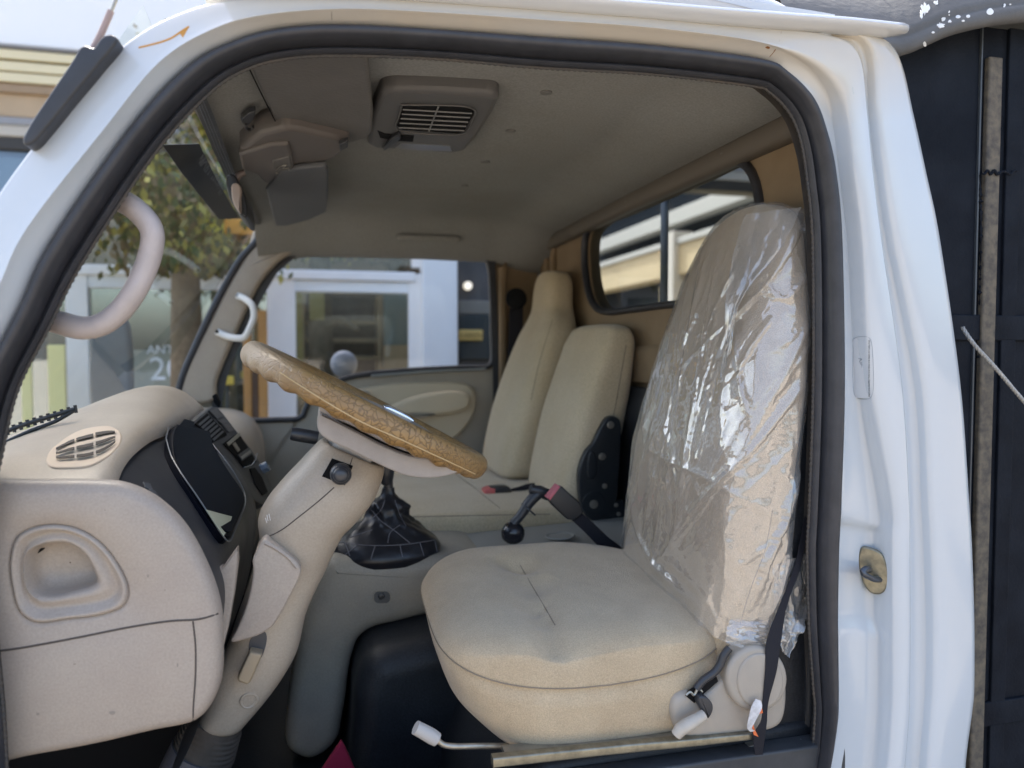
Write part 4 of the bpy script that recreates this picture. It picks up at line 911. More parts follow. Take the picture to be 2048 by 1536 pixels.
rg_.append(sq_ring(X0+.006, X1, Yn-.002, Yf, lambda x, y: zmid(x, y)-.028, ex=3.9))
rg_.append(sq_ring(X0+.026, X1, Yn-.001, Yf, lambda x, y: -.578+.01*(x-X0), ex=4))
rg_.append(sq_ring(X0+.056, X1, Yn+.003, Yf, lambda x, y: -.612+.01*(x-X0), ex=4.4))
rg_.append(sq_ring(X0+.088, X1, Yn+.008, Yf, lambda x, y: -.640+.022*max(0, (x-.28)/.4), ex=4.8))
rg_.append(sq_ring(X0+.100, X1-.01, Yn+.018, Yf-.01, lambda x, y: -.648+.022*max(0, (x-.28)/.4), ex=4.8))
rg_.append(sq_ring(X0+.12, X1-.02, Yn+.04, Yf-.02, lambda x, y: -.645+.022*max(0, (x-.28)/.4), ex=4.8))
# tufting on the cushion top
tA, _1 = PZ(1038, 1128, -.43), 0
tB = PZ(1113, 1252, -.44); tC = PZ(1260, 1262, -.44)
def seg_d(p, a, b):
    ab = Vector((b.x-a.x, b.y-a.y)); ap = Vector((p.x-a.x, p.y-a.y)); t = min(max(ap.dot(ab)/ab.length_squared, 0), 1); return (ap-ab*t).length, t
for ri_, r_ in enumerate(rg_[:9]):
    for p in r_:
        d1, t1 = seg_d(p, tA, tB); d2, t2 = seg_d(p, tB, tC)
        p.z -= .012*math.exp(-(d1/.030)**2)+.004*math.exp(-(d1/.008)**2)+.007*math.exp(-(d2/.035)**2)*(1-t2)
        p.z -= .012*math.exp(-((Vector((p.x-tA.x, p.y-tA.y)).length)/.03)**2)
        p.z += .0022*noise.noise(p*9)
# denser top: subdivide rings radially
keys = rg_; rows = [spk([s[j] for s in keys], 4) for j in range(128)]
cu = loft('seat_cushion', [[rows[j][i] for j in range(128)] for i in range(len(rows[0]))], fabric, ds, ang=75)
for p in cu.data.vertices:
    w_ = p.co+Vector(wl(cu)); d1, t1 = seg_d(w_, tA, tB)
seamline('crease', cu, [(1040, 1130), (1062, 1168), (1088, 1212), (1110, 1250)], .0011, seam, cu, 30, -.0003)
q = [Vector((p.x, p.y, p.z-.002)) for p in rg_[9]]
q = [p for p in q if (p.y < .5 or p.x < .3)]
st_i = 0
ring = [Vector((p.x, p.y, p.z)) for p in rg_[9]]
tube('piping', [p+Vector(((-.0006 if p.x < .3 else 0), (-.0006 if p.y < .2 else 0), -.002)) for p in ring], .0010, seam, cu, sides=6, closed=True)
# hanging thread / label under the skirt
# backrest
bk = [(-.53,.615,.14,.295,.21,4),(-.48,.618,.15,.292,.222,4),(-.42,.622,.155,.288,.228,4),(-.32,.632,.155,.285,.230,4),(-.20,.648,.15,.284,.228,4),(-.08,.676,.14,.283,.222,4),(.02,.702,.125,.280,.212,3.6),(.09,.722,.11,.276,.198,3.2),(.155,.738,.095,.270,.178,3),(.205,.750,.085,.262,.155,2.8),(.24,.760,.07,.252,.128,2.6),(.26,.768,.05,.245,.09,2.4),(.27,.775,.028,.24,.045,2.2)]
def back_rings(g=0, n=96, top=0):
    out = []
    for (z, xf, th, yc_, hw, ex) in bk:
        ring = []
        for k in range(n):
            t = 2*math.pi*k/n; ct, st_ = math.cos(t), math.sin(t)
            x = xf+th/2+(th/2+g)*(abs(ct)**(2/ex))*(1 if ct > 0 else -1); y = yc_+(hw+g)*(abs(st_)**(2/ex))*(1 if st_ > 0 else -1)
            ring.append(V(x, y, z+(g if z > .2 else 0)*min((z-.2)/.08, 1)))
        out.append(ring)
    return out
keys = back_rings(); rows = [spk([s[j] for s in keys], 5) for j in range(96)]
bko = loft('seat_backrest', [[rows[j][i] for j in range(96)] for i in range(len(rows[0]))], fabric, ds, ang=75)
seamline('backrest_seam', bko, [(1545, 1020), (1530, 1100), (1500, 1180), (1480, 1250)], .0010, seam, bko, 20)
seamline('backrest_seam', bko, [(1400, 520), (1385, 600), (1368, 700), (1350, 800)], .0010, seam, bko, 20)
# side cover with round hinge boss
sc1 = slab('side_cover', [(1342,1420),(1350,1394),(1372,1384),(1400,1388),(1425,1372),(1448,1345),(1462,1315),(1472,1302),(1500,1292),(1530,1292),(1560,1320),(1572,1360),(1570,1425),(1560,1448),(1540,1460),(1470,1470),(1385,1476),(1360,1468)], .050, .10, .012, plastg if False else M('cover_plastic', (.40, .355, .30), .5, var=(9, .12), bump=(300, .35, .001)), ds, Yref=.055, n=110)
slab('hinge_boss', [(1513+61*math.cos(t*.314), 1358+66*math.sin(t*.314)) for t in range(20)], .036, .075, .008, MATS['cover_plastic'], sc1, Yref=.04, n=60)
slab('hinge_boss_inner', [(1520+46*math.cos(t*.314), 1362+56*math.sin(t*.314)) for t in range(20)], .0325, .06, .004, MATS['cover_plastic'], sc1, Yref=.035, n=60)
slab('slot', [(1372,1392),(1390,1380),(1432,1352),(1436,1362),(1404,1390),(1388,1406)], .0485, .06, .001, blk, sc1, Yref=.05, closed_spline=False)
tube('black_hose', [P(a, b, .047) for a, b in ((1459, 1296), (1448, 1310), (1440, 1330), (1428, 1345), (1405, 1362), (1392, 1378))], .0065, plastd, ds, n=24)
tube('hose_clamp', [P(a, b, .045) for a, b in ((1372, 1390), (1380, 1384), (1388, 1390), (1396, 1378), (1404, 1384))], .0022, steel, ds, n=20, sides=6)
slab('lever_bracket', [(1398,1392),(1410,1392),(1424,1408),(1423,1424),(1414,1436),(1408,1428),(1396,1405)], .032, .05, .004, plastd, ds, Yref=.036)
tube('recliner_lever', [P(1352, 1470, .030), P(1362, 1458, .028), P(1385, 1444, .028), P(1408, 1430, .030)], [.009, .0105, .011, .0105, .0095, .009], M('lever_cream', (.52, .47, .40), .35, var=(30, .2)), ds, n=6, sides=18)
# seat slide rail and front adjuster bar
rl = slab('slide_rail', [(985,1514),(1100,1502),(1250,1487),(1400,1474),(1502,1464),(1502,1478),(1400,1490),(1200,1510),(1060,1526),(985,1534)], .040, .058, .003, brass, ds, Yref=.045, closed_spline=False)
slab('rail_channel', [(1010,1506),(1400,1466),(1400,1474),(1010,1515)], .058, .085, .002, steel, ds, Yref=.06, closed_spline=False)
ab = tube('adjuster_bar', [P(a, b, y) for a, b, y in ((1015, 1492, .11), (960, 1492, .09), (900, 1492, .08), (884, 1488, .08), (870, 1474, .08))], .0046, steel, ds, n=24, sides=12)
tube('adjuster_grip', [P(874, 1479, .08), P(852, 1466, .08), P(831, 1455, .08)], [.0105, .0115, .0112, .0108, .0105], M('grip_grey', (.44, .42, .40), .5), ab, n=5, sides=16)

# buckle beside the driver
bu = slab('belt_buckle', [(1096,998),(1116,972),(1124,973),(1158,1004),(1166,1022),(1160,1032),(1146,1040),(1134,1038),(1104,1010)], .585, .61, .004, M('buckle_black', (.028, .028, .03), .35), truck, Yref=.59, n=60, ang=50, closed_spline=False)
slab('release_button', [(1095,996),(1116,970),(1121,973),(1100,1001)], .583, .612, .002, M('button_pink', (.50, .13, .16), .4), bu, Yref=.585, closed_spline=False)
loft('buckle_stalk', [[P(a-w1, b+9, .595), P(a+w1, b-9, .595), P(a+w1, b-9, .603), P(a-w1, b+9, .603)] for a, b, w1 in ((1150, 1030, 8), (1175, 1052, 9), (1205, 1082, 10), (1245, 1112, 10), (1275, 1140, 10))], web, bu)
# parking-brake stalk between the seats: ball, disc and black pull
pb = tube('parking_brake', [P(1026, 1048, .66), P(1042, 1030, .66), P(1062, 1000, .66), P(1080, 985, .66)], [.012, .011, .012, .013, .014, .013], plastd, truck, n=6, sides=18)
disc('brake_disc', P(1056, 1020, .66), (P(1080, 985, .66)-P(1042, 1030, .66)), .022, .004, plastd, pb, 28)
disc('brake_ball', P(1026, 1066, .66), (0, -.3, 1), .03, .02, M('ball_black', (.02, .02, .024), .15), pb, 28, prof=[(.003, .026), (.014, .024), (.022, .018), (.027, .008), (.028, -.002), (.026, -.012), (.018, -.02)])
tube('brake_grip', [P(1060, 978, .66), P(1085, 984, .66), P(1100, 992, .66), P(1120, 996, .68)], [.010, .014, .014, .010, .008], plastd, pb, n=5, sides=16)
# grey tray behind the driver cushion
slab('storage_tray', [(.30,-.475),(.84,-.450),(.84,-.52),(.30,-.53)], .60, .86, .008, M('tray_grey', (.26, .26, .24), .55, bump=(300, .2, .001)), truck, closed_spline=False)
disc('tray_recess', PZ(1120, 1072, -.452)+Vector((0, 0, .0)), (-.04, 0, 1), .035, .003, MATS['tray_grey'], truck, 32, prof=[(.026, -.004), (.030, .001), (.034, .0025), (.037, 0)])

# ================================================================== BENCH SEAT
be = empty('passenger_bench', (0, 0, 0), None, None); be.parent = truck; be.location = V(.45, 1.3, -.7)-Vector(truck.location)
bp_ = [(.10,-.60),(.085,-.50),(.10,-.442),(.16,-.428),(.35,-.425),(.55,-.425),(.74,-.43),(.78,-.46),(.78,-.60)]
bc = slab('bench_cushion', bp_, .865, 1.80, .03, fabric2, be, n=90, mid=6, warp=lambda p: Vector((p.x, p.y, p.z+(.006*math.sin((p.y-.86)*7) if p.z > CZ-.45 else 0))))
seamline('bench_seam', bc, [(820, 1034), (900, 1032), (1000, 1030), (1100, 1028)], .0012, seam, bc, 30)
seamline('bench_seam', bc, [(900, 940), (935, 965), (985, 1005), (1010, 1024)], .0012, seam, bc, 20)
def backslab(name, keys, parent, mat, n=84):
    """keys: z, x front, thickness, y centre, half width, exponent"""
    ks = []
    for (z, xf, th, yc_, hw, ex) in keys:
        ring = []
        for k in range(n):
            t = 2*math.pi*k/n; ct, st_ = math.cos(t), math.sin(t)
            ring.append(V(xf+th/2+th/2*(abs(ct)**(2/ex))*(1 if ct > 0 else -1), yc_+hw*(abs(st_)**(2/ex))*(1 if st_ > 0 else -1), z))
        ks.append(ring)
    rows = [spk([s[j] for s in ks], 5) for j in range(n)]
    return loft(name, [[rows[j][i] for j in range(n)] for i in range(len(rows[0]))], mat, parent, ang=75)
# middle back: near face at .875
mb = backslab('middle_backrest', [(-.42,.61,.14,1.075,.17,3.6),(-.40,.612,.165,1.075,.195,4),(-.34,.622,.17,1.075,.202,4),(-.2,.655,.165,1.075,.204,4),(-.1,.688,.15,1.075,.203,4),(-.01,.722,.125,1.075,.200,4),(.02,.732,.118,1.075,.197,4),(.045,.742,.108,1.075,.188,3.4),(.065,.752,.09,1.075,.17,3),(.075,.765,.06,1.075,.12,2.6),(.078,.78,.02,1.075,.05,2.4)], be, fabric2)
ob = backslab('outer_backrest', [(-.42,.565,.13,1.52,.19,3.6),(-.40,.560,.16,1.52,.215,4),(-.34,.567,.17,1.52,.222,4),(-.2,.60,.18,1.52,.224,4),(-.06,.648,.17,1.52,.219,3.9),(.05,.69,.145,1.52,.200,3.4),(.10,.712,.13,1.52,.170,3),(.135,.724,.12,1.52,.132,3),(.16,.728,.115,1.52,.120,3),(.22,.735,.108,1.52,.118,3),(.25,.740,.10,1.52,.110,2.8),(.272,.748,.075,1.52,.09,2.6),(.28,.76,.03,1.52,.04,2.4)], be, fabric2)
seamline('back_seam', mb, [(1252, 690), (1240, 760), (1225, 840), (1205, 920)], .0014, seam, mb, 30)
seamline('back_seam', ob, [(1105, 640), (1080, 720), (1062, 800)], .0012, seam, ob, 20)
# recliner plate
rp = slab('recliner_bracket', [(1213,836),(1225,832),(1237,838),(1241,850),(1240,900),(1236,960),(1232,1000),(1220,1025),(1200,1040),(1182,1040),(1165,1020),(1158,985),(1158,940),(1170,905),(1186,885),(1198,860)], .845, .868, .004, blackm, be, Yref=.85, n=90)
slab('bracket_rib', [(1178,905),(1184,902),(1190,910),(1191,950),(1184,957),(1175,955)], .838, .85, .003, blackm, rp, Yref=.845)
for (a, b, r_) in ((1221, 850, .010), (1204, 913, .010), (1209, 972, .007), (1187, 1008, .012), (1232, 1010, .006), (1237, 1028, .006), (1214, 1043, .006)):
    disc('rivet', P(a, b, .8455), (0, -1, 0), r_, .004, steel, rp, 20)
disc('hinge_disc', P(1187, 1008, .846), (0, -1, 0), .034, .003, blackm, rp, 32)
slab('base_bracket', [(1190,1035),(1215,1005),(1246,1000),(1250,1062),(1200,1062)], .848, .866, .003, blackm, be, Yref=.85, closed_spline=False)
# second buckle lying on the bench
b2 = slab('belt_buckle', [(974,978),(990,974),(1018,974),(1022,984),(1014,994),(990,997),(974,994)], 1.10, 1.15, .006, MATS['buckle_black'], truck, Yref=1.11)
slab('release_button', [(969,980),(980,976),(990,977),(990,995),(980,996),(970,992)], 1.095, 1.145, .004, M('button_red', (.62, .14, .13), .4), b2, Yref=1.10, closed_spline=False)
loft('buckle_stalk', [[P(a, b-6, 1.12), P(a, b+6, 1.12), P(a+2, b+6, 1.135), P(a+2, b-6, 1.135)] for a, b in ((1015, 985), (1035, 980), (1052, 974), (1068, 972))], web, b2)

# ================================================================== DRIVER BELT
dbelt = empty('seat_belt', (0, 0, 0), None, None); dbelt.parent = truck; dbelt.location = P(1530, 1500, .04)-Vector(truck.location)
def strap(name, keys, mat, parent, th=.0012, per_=6):
    l = spk([P(a, b, y) for a, b, c, d, y in keys], per_); r_ = spk([P(c, d, y) for a, b, c, d, y in keys], per_)
    secs = [[p, q, q+Vector((0, th, 0)), p+Vector((0, th, 0))] for p, q in zip(l, r_)]
    return loft(name, secs, mat, parent, ang=60)
strap('belt_webbing', [(1622,960,1628,960,.10),(1610,1030,1620,1034,.08),(1590,1130,1601,1134,.06),(1562,1205,1574,1212,.045),(1534,1280,1561,1290,.035),(1531,1340,1553,1344,.03),(1526,1400,1537,1404,.03),(1523,1440,1534,1444,.03),(1508,1470,1530,1474,.032),(1511,1510,1526,1512,.036),(1522,1530,1536,1528,.04),(1540,1560,1560,1556,.05)], web, dbelt)
tg = strap('belt_tag', [(1512,1398,1522,1402,.022),(1503,1415,1524,1416,.020),(1497,1440,1512,1440,.020),(1495,1456,1504,1456,.022),(1501,1464,1510,1462,.026)], M('label_white', (.75, .74, .75), .5, var=(90, .4)), dbelt)
strap('belt_tag', [(1524,1416,1526,1426,.024),(1508,1428,1512,1432,.026),(1503,1448,1507,1450,.028),(1508,1470,1517,1474,.028)], M('label_orange', (.75, .17, .05), .5), dbelt)
disc('belt_anchor', P(1622, 738, .10), (-.5, -1, 0), .024, .02, plastd, dbelt, 24)

print('core done')
# ================================================================== PLASTIC FILM over the backrest
def film_mat():
    m = bpy.data.materials.new('clear_film'); m.use_nodes = True; t = m.node_tree
    for n in list(t.nodes): t.nodes.remove(n)
    o = t.nodes.new('ShaderNodeOutputMaterial'); tr = t.nodes.new('ShaderNodeBsdfTransparent'); tr.inputs[0].default_value = (.97, .97, .97, 1)
    g = t.nodes.new('ShaderNodeBsdfGlossy'); g.inputs['Roughness'].default_value = .09; g.inputs[0].default_value = (1, 1, 1, 1)
    df = t.nodes.new('ShaderNodeBsdfDiffuse'); df.inputs[0].default_value = (.82, .81, .79, 1)
    tc = t.nodes.new('ShaderNodeTexCoord')
    # crinkles: ridged noise at two scales stretched along the pull of the film
    mp = t.nodes.new('ShaderNodeMapping'); mp.inputs['Rotation'].default_value = (0, R(-28), 0); mp.inputs['Scale'].default_value = (13, 13, 2.6)
    n1 = t.nodes.new('ShaderNodeTexNoise'); n1.noise_type = 'RIDGED_MULTIFRACTAL'; n1.inputs['Scale'].default_value = 1.0; n1.inputs['Detail'].default_value = 5; n1.inputs['Distortion'].default_value = .6
    t.links.new(tc.outputs['Object'], mp.inputs[0]); t.links.new(mp.outputs[0], n1.inputs['Vector'])
    n2 = t.nodes.new('ShaderNodeTexNoise'); n2.noise_type = 'RIDGED_MULTIFRACTAL'; n2.inputs['Scale'].default_value = 38; n2.inputs['Detail'].default_value = 3
    nd = t.nodes.new('ShaderNodeTexNoise'); nd.inputs['Scale'].default_value = 25
    mxv = t.nodes.new('ShaderNodeMixRGB'); mxv.inputs[0].default_value = .08; t.links.new(tc.outputs['Object'], nd.inputs['Vector']); t.links.new(tc.outputs['Object'], mxv.inputs[1]); t.links.new(nd.outputs['Color'], mxv.inputs[2]); t.links.new(mxv.outputs[0], n2.inputs['Vector'])
    b1 = t.nodes.new('ShaderNodeBump'); b1.inputs['Strength'].default_value = 1; b1.inputs['Distance'].default_value = .009; t.links.new(n1.outputs['Fac'], b1.inputs['Height'])
    b2 = t.nodes.new('ShaderNodeBump'); b2.inputs['Strength'].default_value = .45; b2.inputs['Distance'].default_value = .0012; t.links.new(n2.outputs['Fac'], b2.inputs['Height']); t.links.new(b1.outputs[0], b2.inputs['Normal'])
    t.links.new(b2.outputs[0], g.inputs['Normal']); t.links.new(b1.outputs[0], df.inputs['Normal'])
    fr = t.nodes.new('ShaderNodeLayerWeight'); fr.inputs[0].default_value = .5; t.links.new(b2.outputs[0], fr.inputs['Normal'])
    mr = t.nodes.new('ShaderNodeMapRange'); mr.inputs['From Min'].default_value = .15; mr.inputs['From Max'].default_value = 1.0; mr.inputs['To Min'].default_value = .13; mr.inputs['To Max'].default_value = .55
    t.links.new(fr.outputs['Facing'], mr.inputs[0])
    m1 = t.nodes.new('ShaderNodeMixShader'); wr = t.nodes.new('ShaderNodeMapRange'); wr.inputs['From Min'].default_value = .55; wr.inputs['From Max'].default_value = 1.3; wr.inputs['To Min'].default_value = .20; wr.inputs['To Max'].default_value = .62; t.links.new(n1.outputs['Fac'], wr.inputs[0]); t.links.new(wr.outputs[0], m1.inputs[0]); t.links.new(tr.outputs[0], m1.inputs[1]); t.links.new(df.outputs[0], m1.inputs[2])  # whiter crinkle ridges: streaky highlights painted in, along with stress whitening
    m2 = t.nodes.new('ShaderNodeMixShader'); t.links.new(mr.outputs[0], m2.inputs[0]); t.links.new(m1.outputs[0], m2.inputs[1]); t.links.new(g.outputs[0], m2.inputs[2])
    t.links.new(m2.outputs[0], o.inputs[0]); return m
film = film_mat()
# base surface = backrest rings grown a little, densely resampled, then wrinkled
FN, FM = 300, 300
keys = back_rings(.006, 120)[1:]
cols_ = []
for j in range(120): cols_.append(spl([s[j] for s in keys], FM))
ringsF = []
for i in range(FM): ringsF.append(spl([cols_[j][i] for j in range(120)], FN, True))
ctr = [sum(r_, Vector())/FN for r_ in ringsF]
# long taut folds: from point to point in the photo, heights in metres, ridge width
folds = []
for (pts, hgt, wd) in (([(1600,425),(1540,560),(1470,640),(1445,700)], .016, .010), ([(1605,560),(1560,600),(1490,470)], .010, .008),
    ([(1595,780),(1500,900),(1400,1010),(1330,1110)], .012, .007), ([(1610,700),(1540,800),(1450,960),(1300,1150)], .010, .006),
    ([(1385,560),(1360,700),(1340,850),(1310,1000)], .008, .005), ([(1440,520),(1420,640),(1395,800),(1360,1000)], .008, .005),
    ([(1600,900),(1570,1020),(1530,1120),(1500,1200)], .013, .009), ([(1545,640),(1500,700),(1480,760),(1500,830)], .013, .008),
    ([(1470,640),(1480,740),(1500,830)], .011, .005), ([(1270,980),(1290,1090),(1420,1230)], .009, .008), ([(1300,900),(1420,960),(1560,1040)], .006, .006),
    ([(1490,470),(1500,560),(1530,640)], .008, .005), ([(1620,640),(1560,760),(1500,860)], .009, .006), ([(1330,1110),(1400,1180),(1450,1260)], .007, .007),
    ([(1600,1010),(1560,1150),(1520,1270)], .010, .010), ([(1350,640),(1335,760),(1300,900)], .006, .005), ([(1500,1000),(1460,1120),(1440,1240)], .006, .006)):
    h_, _n = trace(bko, pts, 26)
    if len(h_) > 4: folds.append((h_, hgt, wd))
from mathutils.kdtree import KDTree
rf_ = random.Random(5)
for k in range(46):
    if k % 2:
        a0 = (1612-rf_.uniform(0, 60), 440+k*17); b0_ = (a0[0]-rf_.uniform(110, 260), a0[1]+rf_.uniform(130, 330)); md = ((a0[0]+b0_[0])/2+rf_.uniform(-14, 14), (a0[1]+b0_[1])/2+rf_.uniform(-20, 20))
    else:
        t_ = k/46; a0 = (1500-rf_.uniform(0, 120)-60*t_, 470+t_*420); b0_ = (a0[0]-rf_.uniform(20, 90), a0[1]+rf_.uniform(130, 320)); md = ((a0[0]+b0_[0])/2+rf_.uniform(-10, 10), (a0[1]+b0_[1])/2)
    h_, _n = trace(bko, [a0, md, b0_], 20)
    if len(h_) > 4: folds.append((h_, rf_.uniform(.0025, .0075), rf_.uniform(.0028, .006)))
tot = sum(len(f[0]) for f in folds)*4; kd = KDTree(tot); info = []
for f in folds:
    for a in range(len(f[0])-1):
        for s in range(4):
            p = f[0][a].lerp(f[0][a+1], s/4); u = (a+s/4)/(len(f[0])-1); kd.insert(p, len(info)); info.append((f[1]*1.4*math.sin(math.pi*min(u*.9+.08, 1))**.5, f[2]))
kd.balance()
vsF = []
for i in range(FM):
    v = i/(FM-1)
    for j in range(FN):
        p = ringsF[i][j]; nrm = (p-ctr[i]); nrm.z *= .3
        if i > FM-30: nrm.z += (i-FM+30)/30*.2
        nrm.normalize()
        d = .003
        for co, idx, dist in kd.find_n(p, 3):
            hgt, wd = info[idx]; d = max(d, .003+hgt*math.exp(-(dist/wd)**1.3)) if d < .003+hgt else d
        q = Vector((p.x*9, p.y*9, p.z*3.2)); q2 = Vector((p.x*26+p.z*9, p.y*26, p.z*10))
        d += .007*(1-abs(noise.noise(q)))**3 + .0022*(1-abs(noise.noise(q2)))**4 + .0005*(1-abs(noise.noise(p*90)))**3
        d += .020*sstep((.06-v)/.06)*abs(noise.noise(Vector((p.x*30, p.y*30, 3))))     # flared, frilly hem
        z = -.0
        if v < .12: z = -(.12-v)/.12*(.03*noise.noise(Vector((p.x*14, p.y*14, 7)))+.006)
        vsF.append(p+nrm*(d-.007)+Vector((0, 0, z)))
fsF = []
for i in range(FM-1):
    for j in range(FN): a = i*FN+j; b = i*FN+(j+1) % FN; fsF.append((a, b, b+FN, a+FN))
fl_ = obj('plastic_cover', vsF, fsF, film, None, 180)
tag(fl_, 'crumpled clear plastic wrap pulled over the backrest of the driver seat', 'plastic cover')
# loose overlapping flaps of the same film
def flap(keys, seed, n=60, parent=fl_):
    secs = []
    l = spl([P(*k[0]) for k in keys], n); r_ = spl([P(*k[1]) for k in keys], n)
    for i in range(n):
        row = []
        for k in range(24):
            u = k/23; p = l[i].lerp(r_[i], u); d = .012*noise.noise(Vector((u*5+seed, i*.05, seed)))+.006*(1-abs(noise.noise(Vector((u*14, i*.12, seed)))))**3
            row.append(p+Vector((0, -d-.004*math.sin(u*math.pi), 0)))
        secs.append(row)
    return loft('film_flap', secs, film, parent, closed=False, caps=False, ang=180)
flap([((1488,430,.20),(1600,415,.10)),((1462,520,.20),(1575,470,.09)),((1450,600,.16),(1545,520,.10)),((1445,700,.16),(1480,600,.12)),((1440,760,.15),(1455,700,.14))], 3)
flap([((1500,430,.30),(1612,418,.14)),((1540,440,.2),(1618,450,.10)),((1560,450,.15),(1612,470,.10))], 9)
flap([((1455,1240,.06),(1605,1235,.07)),((1450,1262,.052),(1600,1262,.06)),((1448,1280,.050),(1560,1290,.055)),((1470,1290,.048),(1545,1306,.055))], 5)
flap([((1540,1130,.06),(1618,1100,.085)),((1545,1200,.06),(1618,1200,.085)),((1555,1260,.06),(1605,1250,.08)),((1562,1300,.065),(1570,1310,.075))], 12)
flap([((1250,1080,.50),(1300,1070,.45)),((1262,1110,.50),(1320,1120,.42)),((1285,1140,.44),(1310,1145,.40)),((1290,1168,.40),(1302,1170,.39))], 21)

# red cloth corner on the floor
rc_ = slab('red_cloth', [(640,1545),(682,1483),(690,1495),(712,1545),(740,1640),(600,1640)], .36, .372, .004, M('red_cloth', (.28, .012, .045), .9, bump=(400, .4, .001)), None, Yref=.36, closed_spline=False)
tag(rc_, 'dark red cloth corner sticking up beside the grey engine cover on the cab floor', 'cloth')

# ================================================================== EXTERIOR OF THE TRUCK BEYOND
# far mirror in front of the far pillar
fm = slab('wing_mirror', [(182,660),(190,640),(230,634),(252,640),(260,670),(264,760),(262,830),(250,850),(190,852),(180,800)], 2.02, 2.08, .02, M('mirror_housing', (.10, .125, .14), .35, var=(20, .2)), truck, Yref=2.03)
tube('mirror_arm', [P(222, 850, 2.06), P(226, 900, 2.04), P(262, 930, 1.98)], .014, blackm, fm, n=12)
rm = disc('round_mirror', P(688, 728, 2.05), (.25, -1, .05), .05, .02, M('mirror_silver', (.26, .30, .36), .4, metal=.1), truck, 32, prof=[(.002, .03), (.02, .028), (.04, .02), (.052, .008), (.055, 0), (.05, -.02)])
tube('mirror_arm', [P(690, 745, 2.06), P(700, 790, 2.02)], .006, blackm, rm, n=6)
# cargo body: black side panels, floor, front frame
cb = empty('cargo_body', (0, 0, 0), None, None); cb.parent = truck; cb.location = Vector((2.4, .2, 0))
cmat = M('cargo_black', (.006, .008, .013), .6, .1, var=(9, .5), col2=(.016, .02, .028), bump=(40, .5, .003), fine=(160, .4, .002))
worn = M('worn_post', (.15, .125, .09), .7, var=(60, .5), col2=(.06, .055, .05), bump=(120, .6, .002))
def boxp(name, x0, x1, y0, y1, z0, z1, mat, parent, bev=.003):
    v, f = box_vf(V(x0, y0, z0), V(x1, y1, z1)); return obj(name, v, f, mat, parent, bevel=bev)
boxp('side_panel', 1.00, 3.9, .155, .18, -1.2, .62, cmat, cb)
xe = P(1957, 400, .15).x; boxp('panel_edge', xe-.002, xe+.002, .150, .156, -1.2, .62, M('edge_grey', (.07, .08, .09), .4), cb, .001)
xa, xb_ = P(1986, 600, .12).x, P(2014, 600, .12).x
boxp('side_post', xa, xb_, .142, .156, -1.2, .56, worn, cb, .004)
boxp('side_post', xb_+.02, xb_+.055, .148, .156, -1.2, .62, cmat, cb, .002)
for z in (-.75, .02): boxp('side_rail', 1.0, 3.9, .1475, .156, z, z+.05, cmat, cb)
boxp('floor_frame', .98, 3.9, .16, 2.0, -1.02, -.9, cmat, cb)
boxp('front_post', .97, 1.02, .155, .22, -1.2, .60, cmat, cb); boxp('front_post', .97, 1.02, 1.93, 1.99, -1.2, .60, cmat, cb)
boxp('front_panel', .985, 1.005, .2, 1.95, -.95, -.05, cmat, cb)
boxp('front_rail', .975, 1.015, .18, 1.97, .50, .56, cmat, cb)
tube('front_bar', [V(1.0, 1.06, -.1), V(1.0, 1.06, .52)], .012, M('bar_pale', (.42, .46, .50), .4), cb, n=6)
boxp('far_side_panel', 1.0, 3.9, 1.97, 2.0, -1.2, -.35, cmat, cb)
# weld bead on the post joints
v_, f_ = join([tube_vf(spl([P(1962+k*6.5, 345+random.uniform(-5, 5), .140) for k in range(12)], 60), [.002+random.random()*.0016 for _ in range(60)], 6), tube_vf(spl([P(1962+random.uniform(-3, 3), 350+k*60, .15) for k in range(9)], 120), [.001+random.random()**3*.005 for _ in range(120)], 6)])
obj('weld_bead', v_, f_, cmat, cb)
# canvas over the cargo body with a curved hem and dried paint splashes
cloth = M('tarpaulin_grey', (.125, .125, .125), .75, var=(12, .2), bump=(60, .5, .004), fine=(500, .4, .001))
hem = [(1800,112),(1824,104),(1850,92),(1900,72),(1950,58),(2000,50),(2048,42),(2120,36),(2250,30)]
hl_ = spl([P(a, b, .09) for a, b in hem], 80); secs = []
for i, p in enumerate(hl_):
    row = []
    for k, (dy, dz) in enumerate(((.02, .006), (.004, .0), (-.004, .008), (-.006, .018), (-.002, .028), (.004, .034), (.002, .040), (.008, .05), (.03, .085), (.07, .13), (.14, .19), (.3, .26), (.6, .34), (1.0, .38), (1.4, .34), (1.8, .2))):
        row.append(p+Vector((0, dy+.006*noise.noise(Vector((p.x*9, dz*30, 1))), dz+.004*noise.noise(Vector((p.x*14, dy*8, 2))))))
    secs.append(row)
for r_ in secs[:1]: pass
secs = [[Vector((secs[0][k].x-.22, secs[0][k].y, secs[0][k].z)) for k in range(16)]]+secs
secs.append([Vector((3.9, secs[-1][k].y, secs[-1][k].z)) for k in range(16)])
tp = loft('tarpaulin', secs, cloth, None, closed=False, caps=False, ang=80)
tag(tp, 'grey canvas tarpaulin with a rolled hem and white paint splashes over the black cargo body', 'tarpaulin')
spm = M('white_splash', (.72, .72, .70), .7)
